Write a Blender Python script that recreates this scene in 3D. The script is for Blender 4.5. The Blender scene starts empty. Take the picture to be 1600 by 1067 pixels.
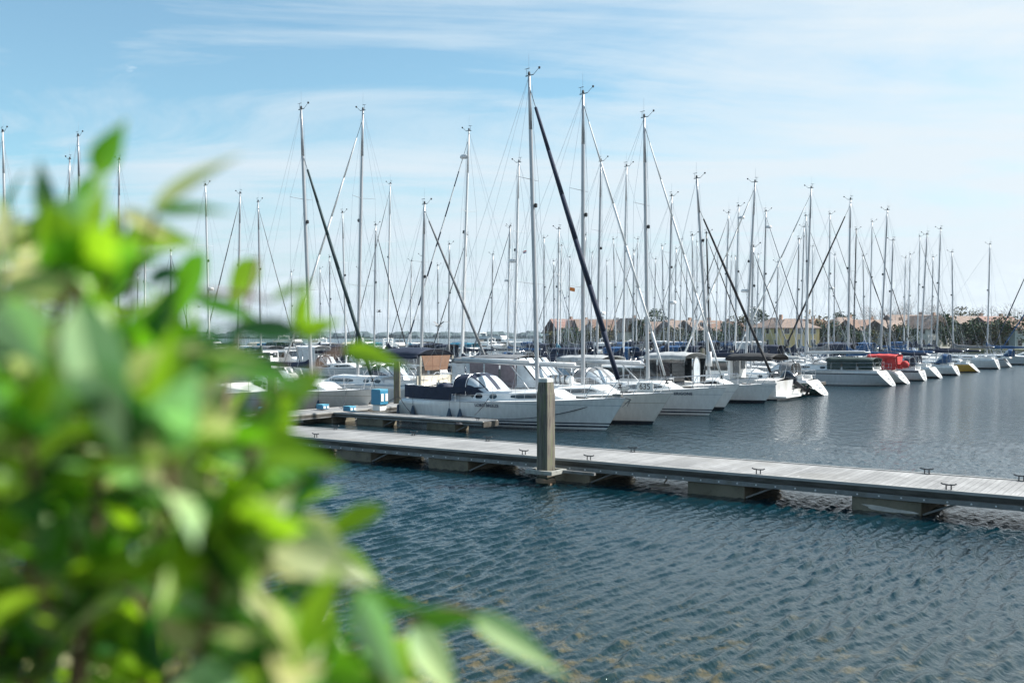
import bpy, math, random
import numpy as np
from math import sin, cos, pi, radians, sqrt, atan2
from mathutils import Vector, Matrix
random.seed(7)
SC = bpy.context.scene
COL = SC.collection
F = 1556.0; CH = 3.8            # focal length in photo pixels, eye height over the water

# ---------------------------------------------------------------- camera
cd = bpy.data.cameras.new('camera'); cam = bpy.data.objects.new('camera', cd); COL.objects.link(cam)
cam.location = (0, 0, CH); cam.rotation_euler = (radians(90 - 0.31), 0, 0)
cd.lens = 35; cd.sensor_width = 36; cd.clip_start = 0.05; cd.clip_end = 9000
cd.dof.use_dof = True; cd.dof.focus_distance = 46; cd.dof.aperture_fstop = 2.7
SC.camera = cam
# ---------------------------------------------------------------- sky, sun, exposure
SUN_AZ, SUN_EL = radians(78), radians(42)
world = bpy.data.worlds.new('World'); SC.world = world; world.use_nodes = True
nt = world.node_tree; nt.nodes.clear()
def N(nt, kind, **kw):
    n = nt.nodes.new(kind)
    for k, v in kw.items():
        if hasattr(n, k): setattr(n, k, v)
    return n
def MATH(nt, op, a, b=None, c=None, clamp=False):
    n = nt.nodes.new('ShaderNodeMath'); n.operation = op; n.use_clamp = clamp
    for i, x in enumerate((a, b, c)):
        if x is None: continue
        if isinstance(x, (int, float)): n.inputs[i].default_value = x
        else: nt.links.new(x, n.inputs[i])
    return n.outputs[0]
def RAMP(nt, fac, stops, interp='LINEAR'):
    r = nt.nodes.new('ShaderNodeValToRGB'); r.color_ramp.interpolation = interp
    e = r.color_ramp.elements
    while len(e) < len(stops): e.new(0.5)
    for i, (p, c) in enumerate(stops):
        e[i].position = p; e[i].color = (c, c, c, 1) if isinstance(c, (int, float)) else (*c, 1)
    nt.links.new(fac, r.inputs[0]); return r.outputs[0]
def MIX(nt, fac, a, b, blend='MIX'):
    m = nt.nodes.new('ShaderNodeMix'); m.data_type = 'RGBA'; m.blend_type = blend
    for i, x in ((0, fac), (6, a), (7, b)):
        if isinstance(x, (int, float)): m.inputs[i].default_value = x
        elif isinstance(x, tuple): m.inputs[i].default_value = (*x, 1) if len(x) == 3 else x
        else: nt.links.new(x, m.inputs[i])
    return m.outputs[2]
sky = N(nt, 'ShaderNodeTexSky'); sky.sky_type = 'NISHITA'; sky.sun_disc = False
sky.sun_elevation = SUN_EL; sky.sun_rotation = SUN_AZ; sky.altitude = 0; sky.air_density = 1.0; sky.dust_density = 0.6; sky.ozone_density = 2.2
tc = N(nt, 'ShaderNodeTexCoord')
sep = N(nt, 'ShaderNodeSeparateXYZ'); nt.links.new(tc.outputs['Generated'], sep.inputs[0])
dx, dy, dz = sep.outputs
zz = MATH(nt, 'ADD', MATH(nt, 'MAXIMUM', dz, 0.0), 0.10)
cx_ = MATH(nt, 'DIVIDE', dx, zz); cy_ = MATH(nt, 'DIVIDE', dy, zz)
cmb = N(nt, 'ShaderNodeCombineXYZ'); nt.links.new(cx_, cmb.inputs[0]); nt.links.new(cy_, cmb.inputs[1])
mp = N(nt, 'ShaderNodeMapping'); nt.links.new(cmb.outputs[0], mp.inputs[0])
mp.inputs['Rotation'].default_value = (0, 0, radians(-24)); mp.inputs['Scale'].default_value = (0.42, 1.0, 1); mp.inputs['Location'].default_value = (3.1, 1.4, 0)
n1 = N(nt, 'ShaderNodeTexNoise'); nt.links.new(mp.outputs[0], n1.inputs[0])
n1.inputs['Scale'].default_value = 1.15; n1.inputs['Detail'].default_value = 9; n1.inputs['Roughness'].default_value = 0.62; n1.inputs['Distortion'].default_value = 0.9
# cirrus cover is denser to the right and towards the horizon
az = MATH(nt, 'DIVIDE', dx, MATH(nt, 'MAXIMUM', MATH(nt, 'ABSOLUTE', dy), 0.05))
bias = MATH(nt, 'MULTIPLY', MATH(nt, 'MAXIMUM', MATH(nt, 'MINIMUM', az, 0.8), -0.35), 0.28)
low = MATH(nt, 'MULTIPLY', MATH(nt, 'SUBTRACT', 0.22, MATH(nt, 'MINIMUM', dz, 0.62)), 0.85)
mp3 = N(nt, 'ShaderNodeMapping'); cb3 = N(nt, 'ShaderNodeCombineXYZ'); nt.links.new(az, cb3.inputs[0]); nt.links.new(dz, cb3.inputs[1]); nt.links.new(cb3.outputs[0], mp3.inputs[0]); mp3.inputs['Rotation'].default_value = (0, 0, radians(-16)); mp3.inputs['Scale'].default_value = (1.5, 6.0, 1)
n3 = N(nt, 'ShaderNodeTexNoise'); nt.links.new(mp3.outputs[0], n3.inputs[0]); n3.inputs['Scale'].default_value = 1.6; n3.inputs['Detail'].default_value = 8; n3.inputs['Roughness'].default_value = 0.6; n3.inputs['Distortion'].default_value = 0.7
cov = MATH(nt, 'ADD', MATH(nt, 'ADD', MATH(nt, 'ADD', n1.outputs[0], bias), low), MATH(nt, 'MULTIPLY', MATH(nt, 'SUBTRACT', n3.outputs[0], 0.5), 0.50))
cov = MATH(nt, 'ADD', cov, 0.035)
cir = RAMP(nt, cov, [(0.38, 0.08), (0.47, 0.40), (0.56, 0.68), (0.72, 1.0)])
# small cumulus just over the horizon
cb2 = N(nt, 'ShaderNodeCombineXYZ'); nt.links.new(MATH(nt, 'MULTIPLY', az, 7), cb2.inputs[0]); nt.links.new(MATH(nt, 'MULTIPLY', dz, 22), cb2.inputs[1])
n2 = N(nt, 'ShaderNodeTexNoise'); nt.links.new(cb2.outputs[0], n2.inputs[0]); n2.inputs['Scale'].default_value = 1.6; n2.inputs['Detail'].default_value = 6; n2.inputs['Roughness'].default_value = 0.6
cband = RAMP(nt, MATH(nt, 'MULTIPLY', dz, 5), [(0.02, 0.0), (0.12, 0.22), (0.25, 0.18), (0.42, 0.0)])
cum = RAMP(nt, MATH(nt, 'ADD', n2.outputs[0], MATH(nt, 'SUBTRACT', cband, 0.17)), [(0.52, 0.0), (0.66, 0.8)])
hz = RAMP(nt, dz, [(0.0, 0.86), (0.06, 0.55), (0.16, 0.0)])
c0 = MIX(nt, hz, MIX(nt, 1.0, sky.outputs[0], (0.74, 0.97, 0.90), 'MULTIPLY'), (2.9, 3.35, 4.0))
c1 = MIX(nt, cir, c0, MIX(nt, RAMP(nt, MATH(nt, 'ADD', MATH(nt, 'MULTIPLY', az, 0.8), 0.5), [(0.2, 0.0), (1.0, 1.0)]), (3.75, 4.45, 4.95), (4.35, 4.85, 5.2)))
c2 = MIX(nt, cum, c1, (4.7, 5.3, 5.8))
bg = N(nt, 'ShaderNodeBackground'); bg.inputs[1].default_value = 0.09; nt.links.new(c2, bg.inputs[0])
wo = N(nt, 'ShaderNodeOutputWorld'); nt.links.new(bg.outputs[0], wo.inputs[0])
sd = bpy.data.lights.new('sun', 'SUN'); sd.energy = 4.6; sd.angle = radians(0.5); sd.color = (1.0, 0.95, 0.88)
sun = bpy.data.objects.new('sun', sd); COL.objects.link(sun); sun.location = (30, 10, 60)
sdir = Vector((sin(SUN_AZ) * cos(SUN_EL), cos(SUN_AZ) * cos(SUN_EL), sin(SUN_EL)))
sun.rotation_euler = (-sdir).to_track_quat('-Z', 'Y').to_euler()
vs = SC.view_settings; vs.view_transform = 'Standard'; vs.look = 'None'; vs.exposure = 1.07; vs.gamma = 1
SC.render.engine = 'CYCLES'; SC.cycles.use_denoising = True
SC.cycles.max_bounces = 6; SC.cycles.transparent_max_bounces = 6; SC.cycles.caustics_reflective = False; SC.cycles.caustics_refractive = False

# ---------------------------------------------------------------- materials
MATS = {}
def mat(name, col, rough=0.5, metal=0.0, var=0.12, scale=3.0, bump=0.0, coat=0.0, stretch=(1, 1, 1), dirt=None, trans=0.0, alpha=1.0, streak=0.0):
    if name in MATS: return MATS[name]
    m = bpy.data.materials.new(name); m.use_nodes = True; t = m.node_tree
    p = t.nodes['Principled BSDF']; p.inputs['Roughness'].default_value = rough; p.inputs['Metallic'].default_value = metal
    p.inputs['Coat Weight'].default_value = coat
    if alpha < 1: p.inputs['Alpha'].default_value = alpha
    tc = N(t, 'ShaderNodeTexCoord'); mp = N(t, 'ShaderNodeMapping'); t.links.new(tc.outputs['Object'], mp.inputs[0]); mp.inputs['Scale'].default_value = stretch
    n = N(t, 'ShaderNodeTexNoise'); t.links.new(mp.outputs[0], n.inputs[0]); n.inputs['Scale'].default_value = scale; n.inputs['Detail'].default_value = 7; n.inputs['Roughness'].default_value = 0.65
    f = RAMP(t, n.outputs[0], [(0.3, 1 - var), (0.7, 1 + var * 0.4)])
    c = MIX(t, 1.0, col, f, 'MULTIPLY')
    if dirt:
        n3 = N(t, 'ShaderNodeTexNoise'); t.links.new(mp.outputs[0], n3.inputs[0]); n3.inputs['Scale'].default_value = scale * 0.5; n3.inputs['Detail'].default_value = 8; n3.inputs['Roughness'].default_value = 0.7
        c = MIX(t, RAMP(t, n3.outputs[0], [(0.48, 0.0), (0.64, 0.8)]), c, dirt)
    t.links.new(c, p.inputs['Base Color'])
    if bump:
        b = N(t, 'ShaderNodeBump'); b.inputs['Strength'].default_value = bump; b.inputs['Distance'].default_value = 0.02; t.links.new(n.outputs[0], b.inputs['Height']); t.links.new(b.outputs[0], p.inputs['Normal'])
    MATS[name] = m; return m
def hull_mat(name, base, stripes=(), bottom=(0.02, 0.025, 0.035), boot=0.03):
    """gelcoat with painted bands at fixed heights over the waterline: stripes = [(z, colour upwards from z)]"""
    if name in MATS: return MATS[name]
    m = bpy.data.materials.new(name); m.use_nodes = True; t = m.node_tree; p = t.nodes['Principled BSDF']
    p.inputs['Roughness'].default_value = 0.22; p.inputs['Coat Weight'].default_value = 0.4
    tc = N(t, 'ShaderNodeTexCoord'); s = N(t, 'ShaderNodeSeparateXYZ'); t.links.new(tc.outputs['Object'], s.inputs[0])
    z = MATH(t, 'DIVIDE', MATH(t, 'ADD', s.outputs[2], 0.5), 2.5)
    st = [(0.0, bottom), ((boot + 0.5) / 2.5, base)]
    for zz_, c in stripes: st.append(((zz_ + 0.5) / 2.5, c))
    st.sort(key=lambda q: q[0])
    c = RAMP(t, z, st, 'CONSTANT')
    mp = N(t, 'ShaderNodeMapping'); t.links.new(tc.outputs['Object'], mp.inputs[0]); mp.inputs['Scale'].default_value = (2.4, 2.4, 0.5)
    n = N(t, 'ShaderNodeTexNoise'); t.links.new(mp.outputs[0], n.inputs[0]); n.inputs['Scale'].default_value = 3; n.inputs['Detail'].default_value = 6
    c = MIX(t, 1.0, c, RAMP(t, n.outputs[0], [(0.35, 0.88), (0.65, 1.0)]), 'MULTIPLY')
    t.links.new(c, p.inputs['Base Color']); MATS[name] = m; return m
WHITE = mat('white_gelcoat', (0.78, 0.79, 0.78), 0.3, var=0.10, scale=1.5, coat=0.2)
CREAM = mat('cream_gelcoat', (0.66, 0.62, 0.52), 0.35, var=0.1, scale=1.5)
DECK = mat('deck_gelcoat', (0.70, 0.71, 0.70), 0.5, var=0.12, scale=2)
TEAK = mat('teak', (0.30, 0.20, 0.12), 0.6, var=0.4, scale=4, stretch=(1, 9, 1))
ALU = mat('mast_aluminium', (0.38, 0.40, 0.42), 0.38, 0.35, var=0.16, scale=3, stretch=(1, 1, 0.3))
ALUW = mat('mast_white', (0.58, 0.60, 0.61), 0.4, 0.0, var=0.08)
BLKM = mat('mast_black', (0.018, 0.018, 0.02), 0.35, 0.0, var=0.2)
STEEL = mat('stainless', (0.62, 0.64, 0.66), 0.25, 0.8, var=0.1)
WIRE = mat('rigging_wire', (0.42, 0.46, 0.50), 0.4, 0.3, var=0.05)
ROPE = mat('rope_dark', (0.03, 0.035, 0.045), 0.8, var=0.3, scale=30)
BLACK = mat('black_rubber', (0.015, 0.016, 0.018), 0.5)
GLASS = mat('dark_window', (0.015, 0.02, 0.025), 0.08, 0.0, var=0.4, scale=1.2, coat=0.6)
CLEAR = mat('clear_vinyl', (0.52, 0.58, 0.62), 0.12, 0.0, var=0.35, scale=2.2, coat=0.5)
FAB = {'navy': mat('fabric_navy', (0.012, 0.022, 0.050), 0.8, var=0.35, scale=6, bump=0.3),
       'blue': mat('fabric_blue', (0.015, 0.075, 0.19), 0.8, var=0.3, scale=6, bump=0.3),
       'teal': mat('fabric_teal', (0.02, 0.20, 0.30), 0.8, var=0.3, scale=6, bump=0.3),
       'black': mat('fabric_black', (0.014, 0.015, 0.018), 0.8, var=0.3, scale=6, bump=0.3),
       'grey': mat('fabric_grey', (0.16, 0.17, 0.18), 0.8, var=0.3, scale=6, bump=0.3),
       'white': mat('fabric_white', (0.70, 0.71, 0.71), 0.8, var=0.15, scale=5, bump=0.3),
       'green': mat('fabric_green', (0.03, 0.055, 0.052), 0.8, var=0.3, scale=6, bump=0.3),
       'dgreen': mat('fabric_deep_green', (0.008, 0.03, 0.035), 0.7),
       'red': mat('fabric_red', (0.50, 0.035, 0.035), 0.8, var=0.3, scale=6, bump=0.3),
       'brown': mat('fabric_brown', (0.19, 0.11, 0.07), 0.8, var=0.25, scale=3, bump=0.3),
       'stone': mat('fabric_stone', (0.36, 0.38, 0.39), 0.8, var=0.3, scale=5, bump=0.3),
       'cream': mat('fabric_cream', (0.58, 0.53, 0.42), 0.8, var=0.2, scale=6, bump=0.3)}
W_ = (0.76, 0.78, 0.78); NV = (0.012, 0.02, 0.045)
HULLS = {'triple': hull_mat('hull_white_navy_bands', W_, [(0.10, NV), (0.17, W_), (0.235, NV), (0.285, W_), (1.00, (0.30, 0.36, 0.42)), (1.018, W_)], boot=0.0),
         'plain': hull_mat('hull_white', W_, [(0.95, (0.35, 0.40, 0.45)), (0.965, W_)], boot=0.16),
         'bluetop': hull_mat('hull_white_blue_band', W_, [(0.80, (0.03, 0.08, 0.2)), (0.92, W_)], boot=0.06),
         'blackband': hull_mat('hull_white_black_band', W_, [(0.72, (0.02, 0.02, 0.025)), (0.86, W_)], boot=0.08),
         'grey': hull_mat('hull_grey', (0.50, 0.53, 0.55), [(0.12, W_), (0.2, (0.50, 0.53, 0.55)), (0.85, (0.05, 0.06, 0.08)), (0.93, (0.6, 0.62, 0.62))], boot=0.02),
         'beige': hull_mat('hull_beige', (0.66, 0.645, 0.61), [(0.9, (0.3, 0.26, 0.2)), (0.92, (0.66, 0.645, 0.61))], boot=0.12),
         'navy': hull_mat('hull_navy', (0.012, 0.02, 0.05), [(0.1, W_), (0.15, (0.012, 0.02, 0.05)), (0.9, W_)], boot=0.02),
         'green': hull_mat('hull_dark_green', (0.015, 0.05, 0.045), [(0.78, W_)], boot=0.02),
         'yellow': hull_mat('hull_ochre', (0.62, 0.34, 0.05), [(0.82, W_)], boot=0.08)}

# ---------------------------------------------------------------- mesh helpers
class MB:
    def __init__(s): s.v = []; s.f = []; s.m = []
    def add(s, vs, fs, m=0):
        o = len(s.v); s.v += [tuple(p) for p in vs]
        for q in fs: s.f.append(tuple(i + o for i in q)); s.m.append(m)
    def box(s, c, d, m=0, rz=0.0, taper=1.0):
        hx, hy, hz_ = d[0] / 2, d[1] / 2, d[2] / 2; vs = []
        for k in (-1, 1):
            tp = taper if k > 0 else 1
            for a, b in ((-1, -1), (1, -1), (1, 1), (-1, 1)):
                x, y = a * hx * tp, b * hy * tp
                vs.append((c[0] + x * cos(rz) - y * sin(rz), c[1] + x * sin(rz) + y * cos(rz), c[2] + k * hz_))
        s.add(vs, [(3, 2, 1, 0), (4, 5, 6, 7), (0, 1, 5, 4), (1, 2, 6, 5), (2, 3, 7, 6), (3, 0, 4, 7)], m)
    def tube(s, p, q, r0, r1=None, n=4, m=0, caps=True, flat=1.0):
        p = Vector(p); q = Vector(q); r1 = r0 if r1 is None else r1
        d = (q - p); 
        if d.length < 1e-6: return
        d.normalize(); a = Vector((1, 0, 0)) if abs(d.x) < 0.7 else Vector((0, 1, 0)); e1 = (a - d * a.dot(d)).normalized(); e2 = d.cross(e1)
        vs = []
        for c, r in ((p, r0), (q, r1)):
            for k in range(n):
                t = 2 * pi * k / n; vs.append(c + e1 * (r * cos(t)) + e2 * (r * sin(t) * flat))
        fs = [(k, (k + 1) % n, n + (k + 1) % n, n + k) for k in range(n)]
        if caps: fs += [tuple(range(n))[::-1], tuple(range(n, 2 * n))]
        s.add(vs, fs, m)
    def path(s, pts, r, n=5, m=0):
        for a, b in zip(pts[:-1], pts[1:]): s.tube(a, b, r, r, n, m)
    def loft(s, rings, m=0, closed=False, caps=False):
        n = len(rings[0]); vs = [p for r in rings for p in r]; fs = []
        for i in range(len(rings) - 1):
            for k in range(n if closed else n - 1):
                k2 = (k + 1) % n; fs.append((i * n + k, i * n + k2, (i + 1) * n + k2, (i + 1) * n + k))
        if caps: fs += [tuple(range(n))[::-1], tuple((len(rings) - 1) * n + k for k in range(n))]
        s.add(vs, fs, m)
    def lathe(s, c, prof, n=10, m=0):
        rings = [[(c[0] + r * cos(2 * pi * k / n), c[1] + r * sin(2 * pi * k / n), c[2] + z) for k in range(n)] for r, z in prof]
        s.loft(rings, m, closed=True, caps=True)
    def mesh(s, name, mats, smooth=False):
        me = bpy.data.meshes.new(name); me.from_pydata(s.v, [], s.f)
        for q in (mats if isinstance(mats, (list, tuple)) else [mats]): me.materials.append(q)
        me.polygons.foreach_set('material_index', s.m)
        if smooth: me.polygons.foreach_set('use_smooth', [True] * len(s.f))
        me.update(); return me
    def build(s, name, mats, parent=None, smooth=False):
        if not s.v: return None
        o = bpy.data.objects.new(name, s.mesh(name, mats, smooth)); COL.objects.link(o)
        if parent: o.parent = parent
        return o
def tag(o, label=None, cat=None, group=None, kind=None):
    if label: o['label'] = label
    if cat: o['category'] = cat
    if group: o['group'] = group
    if kind: o['kind'] = kind
    return o
def empty(name, loc=(0, 0, 0), rz=0.0):
    o = bpy.data.objects.new(name, None); COL.objects.link(o); o.location = loc; o.rotation_euler = (0, 0, rz); o.empty_display_size = 0.3; return o
def text(s_, size, name, material, parent, loc, rot, depth=0.004):
    cu = bpy.data.curves.new(name, 'FONT'); cu.body = s_; cu.size = size; cu.extrude = depth; cu.align_x = 'CENTER'; cu.align_y = 'CENTER'
    t = bpy.data.objects.new(name + '_curve', cu); COL.objects.link(t)
    bpy.context.view_layer.update()
    me = bpy.data.meshes.new_from_object(t.evaluated_get(bpy.context.evaluated_depsgraph_get()))
    bpy.data.objects.remove(t); me.materials.clear(); me.materials.append(material)
    o = bpy.data.objects.new(name, me); COL.objects.link(o); o.parent = parent; o.location = loc; o.rotation_euler = rot; return o
U = Vector((0.5736, 0.8192)); V = Vector((0.8192, -0.5736)); B0 = Vector((3.8, 40.2)); HEAD = radians(-35)
def W(s, v): p = B0 + U * s + V * v; return (p.x, p.y)
def PX(x, y): return 800 + F * x / y
ONES = ['', 'first', 'second', 'third', 'fourth', 'fifth', 'sixth', 'seventh', 'eighth', 'ninth', 'tenth', 'eleventh', 'twelfth', 'thirteenth', 'fourteenth', 'fifteenth', 'sixteenth', 'seventeenth', 'eighteenth', 'nineteenth']
def ordinal(n):
    if n < 20: return ONES[n]
    t, o = divmod(n, 10); T = {2: 'twent', 3: 'thirt', 4: 'fort', 5: 'fift', 6: 'sixt', 7: 'sevent', 8: 'eight', 9: 'ninet', 10: 'hundred'}
    if t >= 10: return 'hundredth' if n == 100 else 'hundred and ' + ordinal(n - 100)
    return T[t] + 'ieth' if o == 0 else T[t] + 'y-' + ONES[o]

# ---------------------------------------------------------------- water: one sheet, finely waved near the shore
def make_water():
    rows = [5.0]
    while rows[-1] < 42: rows.append(rows[-1] * 1.0018)
    while rows[-1] < 110: rows.append(rows[-1] * 1.0045)
    while rows[-1] < 7000: rows.append(rows[-1] * 1.12)
    Y = np.array(rows)
    a_in = np.linspace(-0.60, 0.60, 860)
    a_out = np.array([0.66, 0.75, 0.9, 1.2, 1.8, 3.0, 6.0])
    A = np.concatenate([-a_out[::-1], a_in, a_out])
    YY, AA = np.meshgrid(Y, A, indexing='ij'); XX = YY * AA
    rng = np.random.RandomState(3); Z = np.zeros_like(XX)
    cell = YY * (0.0018 + 0.0027 * np.clip((YY - 30) / 12, 0, 1))
    for i in range(90):
        lam = 0.15 * (0.42 / 0.15) ** rng.rand()
        ang = atan2(-0.57, 0.82) + rng.normal(0, 0.22)
        k = 2 * pi / lam; slope = 0.046
        ph = rng.rand() * 2 * pi
        att = np.clip((lam / cell - 2.5) / 3.0, 0, 1)
        Z += att * (slope / k) * np.sin(k * (XX * cos(ang) + YY * sin(ang)) + ph)
    # wind gusts: patches of stronger and weaker chop
    g = 0.86 + 0.22 * np.sin(XX * 0.41 + YY * 0.23 + 1) * np.sin(XX * 0.19 - YY * 0.37) + 0.16 * np.sin(XX * 0.9 - YY * 0.5 + 2 * np.sin(YY * .3))
    sd_ = (XX - 3.8) * 0.5736 + (YY - 40.2) * 0.8192      # calmer water in the lee of the walkway
    Z *= 1 - 0.62 * np.exp(-((sd_ + 11.9) / 1.7) ** 2)
    Z *= g * np.clip((110 - YY) / 50, 0, 1)
    Z = Z + 0.35 * np.abs(Z) * 1.0     # slightly peaked crests
    edge = np.clip((0.60 - np.abs(AA)) / 0.03, 0, 1); Z *= edge
    nr, nc = XX.shape
    co = np.stack([XX, YY, Z], -1).reshape(-1, 3).astype(np.float32)
    idx = np.arange(nr * nc).reshape(nr, nc)
    q = np.stack([idx[:-1, :-1], idx[:-1, 1:], idx[1:, 1:], idx[1:, :-1]], -1).reshape(-1, 4).astype(np.int32)
    me = bpy.data.meshes.new('water'); me.vertices.add(len(co)); me.vertices.foreach_set('co', co.ravel())
    me.loops.add(q.size); me.loops.foreach_set('vertex_index', q.ravel()); me.polygons.add(len(q))
    me.polygons.foreach_set('loop_start', np.arange(0, q.size, 4, dtype=np.int32)); me.update(calc_edges=True)
    me.polygons.foreach_set('use_smooth', np.ones(len(q), dtype=bool))
    m = bpy.data.materials.new('harbour_water'); m.use_nodes = True; t = m.node_tree; p = t.nodes['Principled BSDF']
    p.inputs['Roughness'].default_value = 0.06; p.inputs['IOR'].default_value = 1.333; p.inputs['Specular IOR Level'].default_value = 0.5
    tc = N(t, 'ShaderNodeTexCoord'); g = N(t, 'ShaderNodeNewGeometry')
    def noise(scale, detail, st=(1, 1, 1), rot=-35, rg=0.6):
        mp = N(t, 'ShaderNodeMapping'); t.links.new(g.outputs['Position'], mp.inputs[0]); mp.inputs['Scale'].default_value = st; mp.inputs['Rotation'].default_value = (0, 0, radians(-rot)); mp.vector_type = 'POINT'
        n = N(t, 'ShaderNodeTexNoise'); t.links.new(mp.outputs[0], n.inputs[0]); n.inputs['Scale'].default_value = scale; n.inputs['Detail'].default_value = detail; n.inputs['Roughness'].default_value = rg; return n.outputs[0]
    sp = N(t, 'ShaderNodeSeparateXYZ'); t.links.new(g.outputs['Position'], sp.inputs[0])
    b = N(t, 'ShaderNodeBump'); b.inputs['Strength'].default_value = 1.0; b.inputs['Distance'].default_value = 1.0
    h = MATH(t, 'ADD', MATH(t, 'MULTIPLY', noise(1.9, 4, (1.5, 0.7, 1)), 0.13), MATH(t, 'MULTIPLY', noise(4.2, 2, (1.5, 0.6, 1)), 0.03))
    h = MATH(t, 'MULTIPLY', h, RAMP(t, MATH(t, 'DIVIDE', sp.outputs[1], 160), [(0.06, 0.10), (0.14, 0.22), (0.30, 0.75), (1.0, 1.0)]))
    h = MATH(t, 'ADD', MATH(t, 'MULTIPLY', h, 2.0), MATH(t, 'MULTIPLY', noise(8.5, 3, (1.5, .7, 1)), 0.014))
    t.links.new(h, b.inputs['Height']); t.links.new(b.outputs[0], p.inputs['Normal'])
    t.links.new(RAMP(t, MATH(t, 'DIVIDE', sp.outputs[1], 200), [(0.1, 0.02), (0.5, 0.2)]), p.inputs['Roughness'])
    # weed and stones under the shallow water near the bank
    shore = RAMP(t, MATH(t, 'ADD', MATH(t, 'DIVIDE', sp.outputs[1], 24), MATH(t, 'MULTIPLY', sp.outputs[0], 0.022)), [(0.42, 1.0), (0.95, 0.0)])
    weed = RAMP(t, MATH(t, 'MULTIPLY', noise(2.6, 6, (1, 1, 1), 20, 0.7), MATH(t, 'ADD', MATH(t, 'MULTIPLY', shore, 0.45), 0.62)), [(0.50, 0.0), (0.60, 0.8)])
    deep = MIX(t, noise(0.12, 3), (0.0010, 0.0105, 0.0170), (0.0015, 0.0210, 0.0300))
    sh = MIX(t, shore, deep, (0.008, 0.022, 0.022))
    weed2 = MIX(t, noise(9, 4), (0.04, 0.045, 0.018), (0.17, 0.125, 0.06))
    col = MIX(t, MATH(t, 'MULTIPLY', weed, shore), sh, weed2)
    t.links.new(col, p.inputs['Base Color']); me.materials.append(m)
    o = bpy.data.objects.new('water', me); COL.objects.link(o); tag(o, kind='structure'); return o
make_water()

# ---------------------------------------------------------------- land
def sheet(name, pts, z, m, kind='structure'):
    b = MB(); b.add([(x, y, z) for x, y in pts] + [(x, y, -0.8) for x, y in pts], [tuple(range(len(pts)))] + [(i, i + len(pts), (i + 1) % len(pts) + len(pts), (i + 1) % len(pts)) for i in range(len(pts))])
    return tag(b.build(name, m), kind=kind)
GRASS = mat('grass', (0.10, 0.12, 0.045), 0.95, var=0.5, scale=0.35, dirt=(0.16, 0.14, 0.08))
sheet('far_bank', [(8, 232), (30, 222), (160, 206), (420, 190), (1200, 150), (1600, 900), (120, 520), (60, 330)], 0.9, GRASS)
# near bank below the camera
b = MB(); rings = []
for yy, zc in ((-6, 2.1), (1.2, 2.05), (3.2, 1.7), (5.2, 0.75), (7.6, -0.1), (8.6, -0.5)):
    rings.append([(x, yy + 0.5 * sin(x * 0.7) + 0.25 * random.random(), zc + (0.12 * random.random() if yy > 1.5 else 0)) for x in [i * 0.8 - 28 for i in range(71)]])
b.loft(rings); tag(b.build('near_bank', mat('earth_bank', (0.12, 0.10, 0.06), 0.95, var=0.6, scale=2.2, bump=0.6, dirt=(0.07, 0.09, 0.03)), smooth=True), kind='structure')
STONE = mat('basalt', (0.10, 0.095, 0.085), 0.85, var=0.5, scale=4, bump=0.5)
b = MB()
for i in range(420):
    x = random.uniform(-9, 8); y = random.uniform(4.2, 8.4); z = 2.0 - (y - 3.2) * 0.47; r = random.uniform(0.08, 0.24)
    rg = [[(x + r * k * cos(a) * random.uniform(.8, 1.2), y + r * k * sin(a) * random.uniform(.8, 1.2), z + h * r) for a in [j * pi / 3.5 for j in range(7)]] for k, h in ((0.8, -0.4), (1, 0.1), (0.55, 0.6))]
    b.loft(rg, closed=True, caps=True)
tag(b.build('bank_stones', STONE), 'loose grey stones along the near water edge behind the bush', 'stones', kind='stuff')

# far shores: low wooded strips, bluish distance haze mixed into their colours
def treeline(name, x0, x1, y, h, m, n, label):
    b = MB()
    for i in range(n):
        x = random.uniform(x0, x1); r = h * random.uniform(0.5, 1.1); yy = y + random.uniform(-20, 20); ring = []
        for k, hh in ((1.6, 0), (1.5, 0.5), (0.8, 0.95)):
            ring.append([(x + r * k * cos(a) * random.uniform(.7, 1.3), yy + r * k * sin(a), hh * r * random.uniform(.8, 1.15)) for a in [j * pi / 3 for j in range(6)]])
        b.loft(ring, closed=True, caps=True)
    return tag(b.build(name, m), label, 'woodland', kind='stuff')
sheet('far_shore', [(-700, 1500), (170, 1450), (240, 1800), (-900, 1900)], 1.5, mat('far_grass_hazed', (0.10, 0.14, 0.12), 0.9))
treeline('far_wood', -680, 60, 1520, 10, mat('far_foliage_hazed', (0.085, 0.13, 0.14), 0.9, var=0.4, scale=0.03), 260, 'low haze-tinted blue-grey wood along the horizon at the left')

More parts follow.
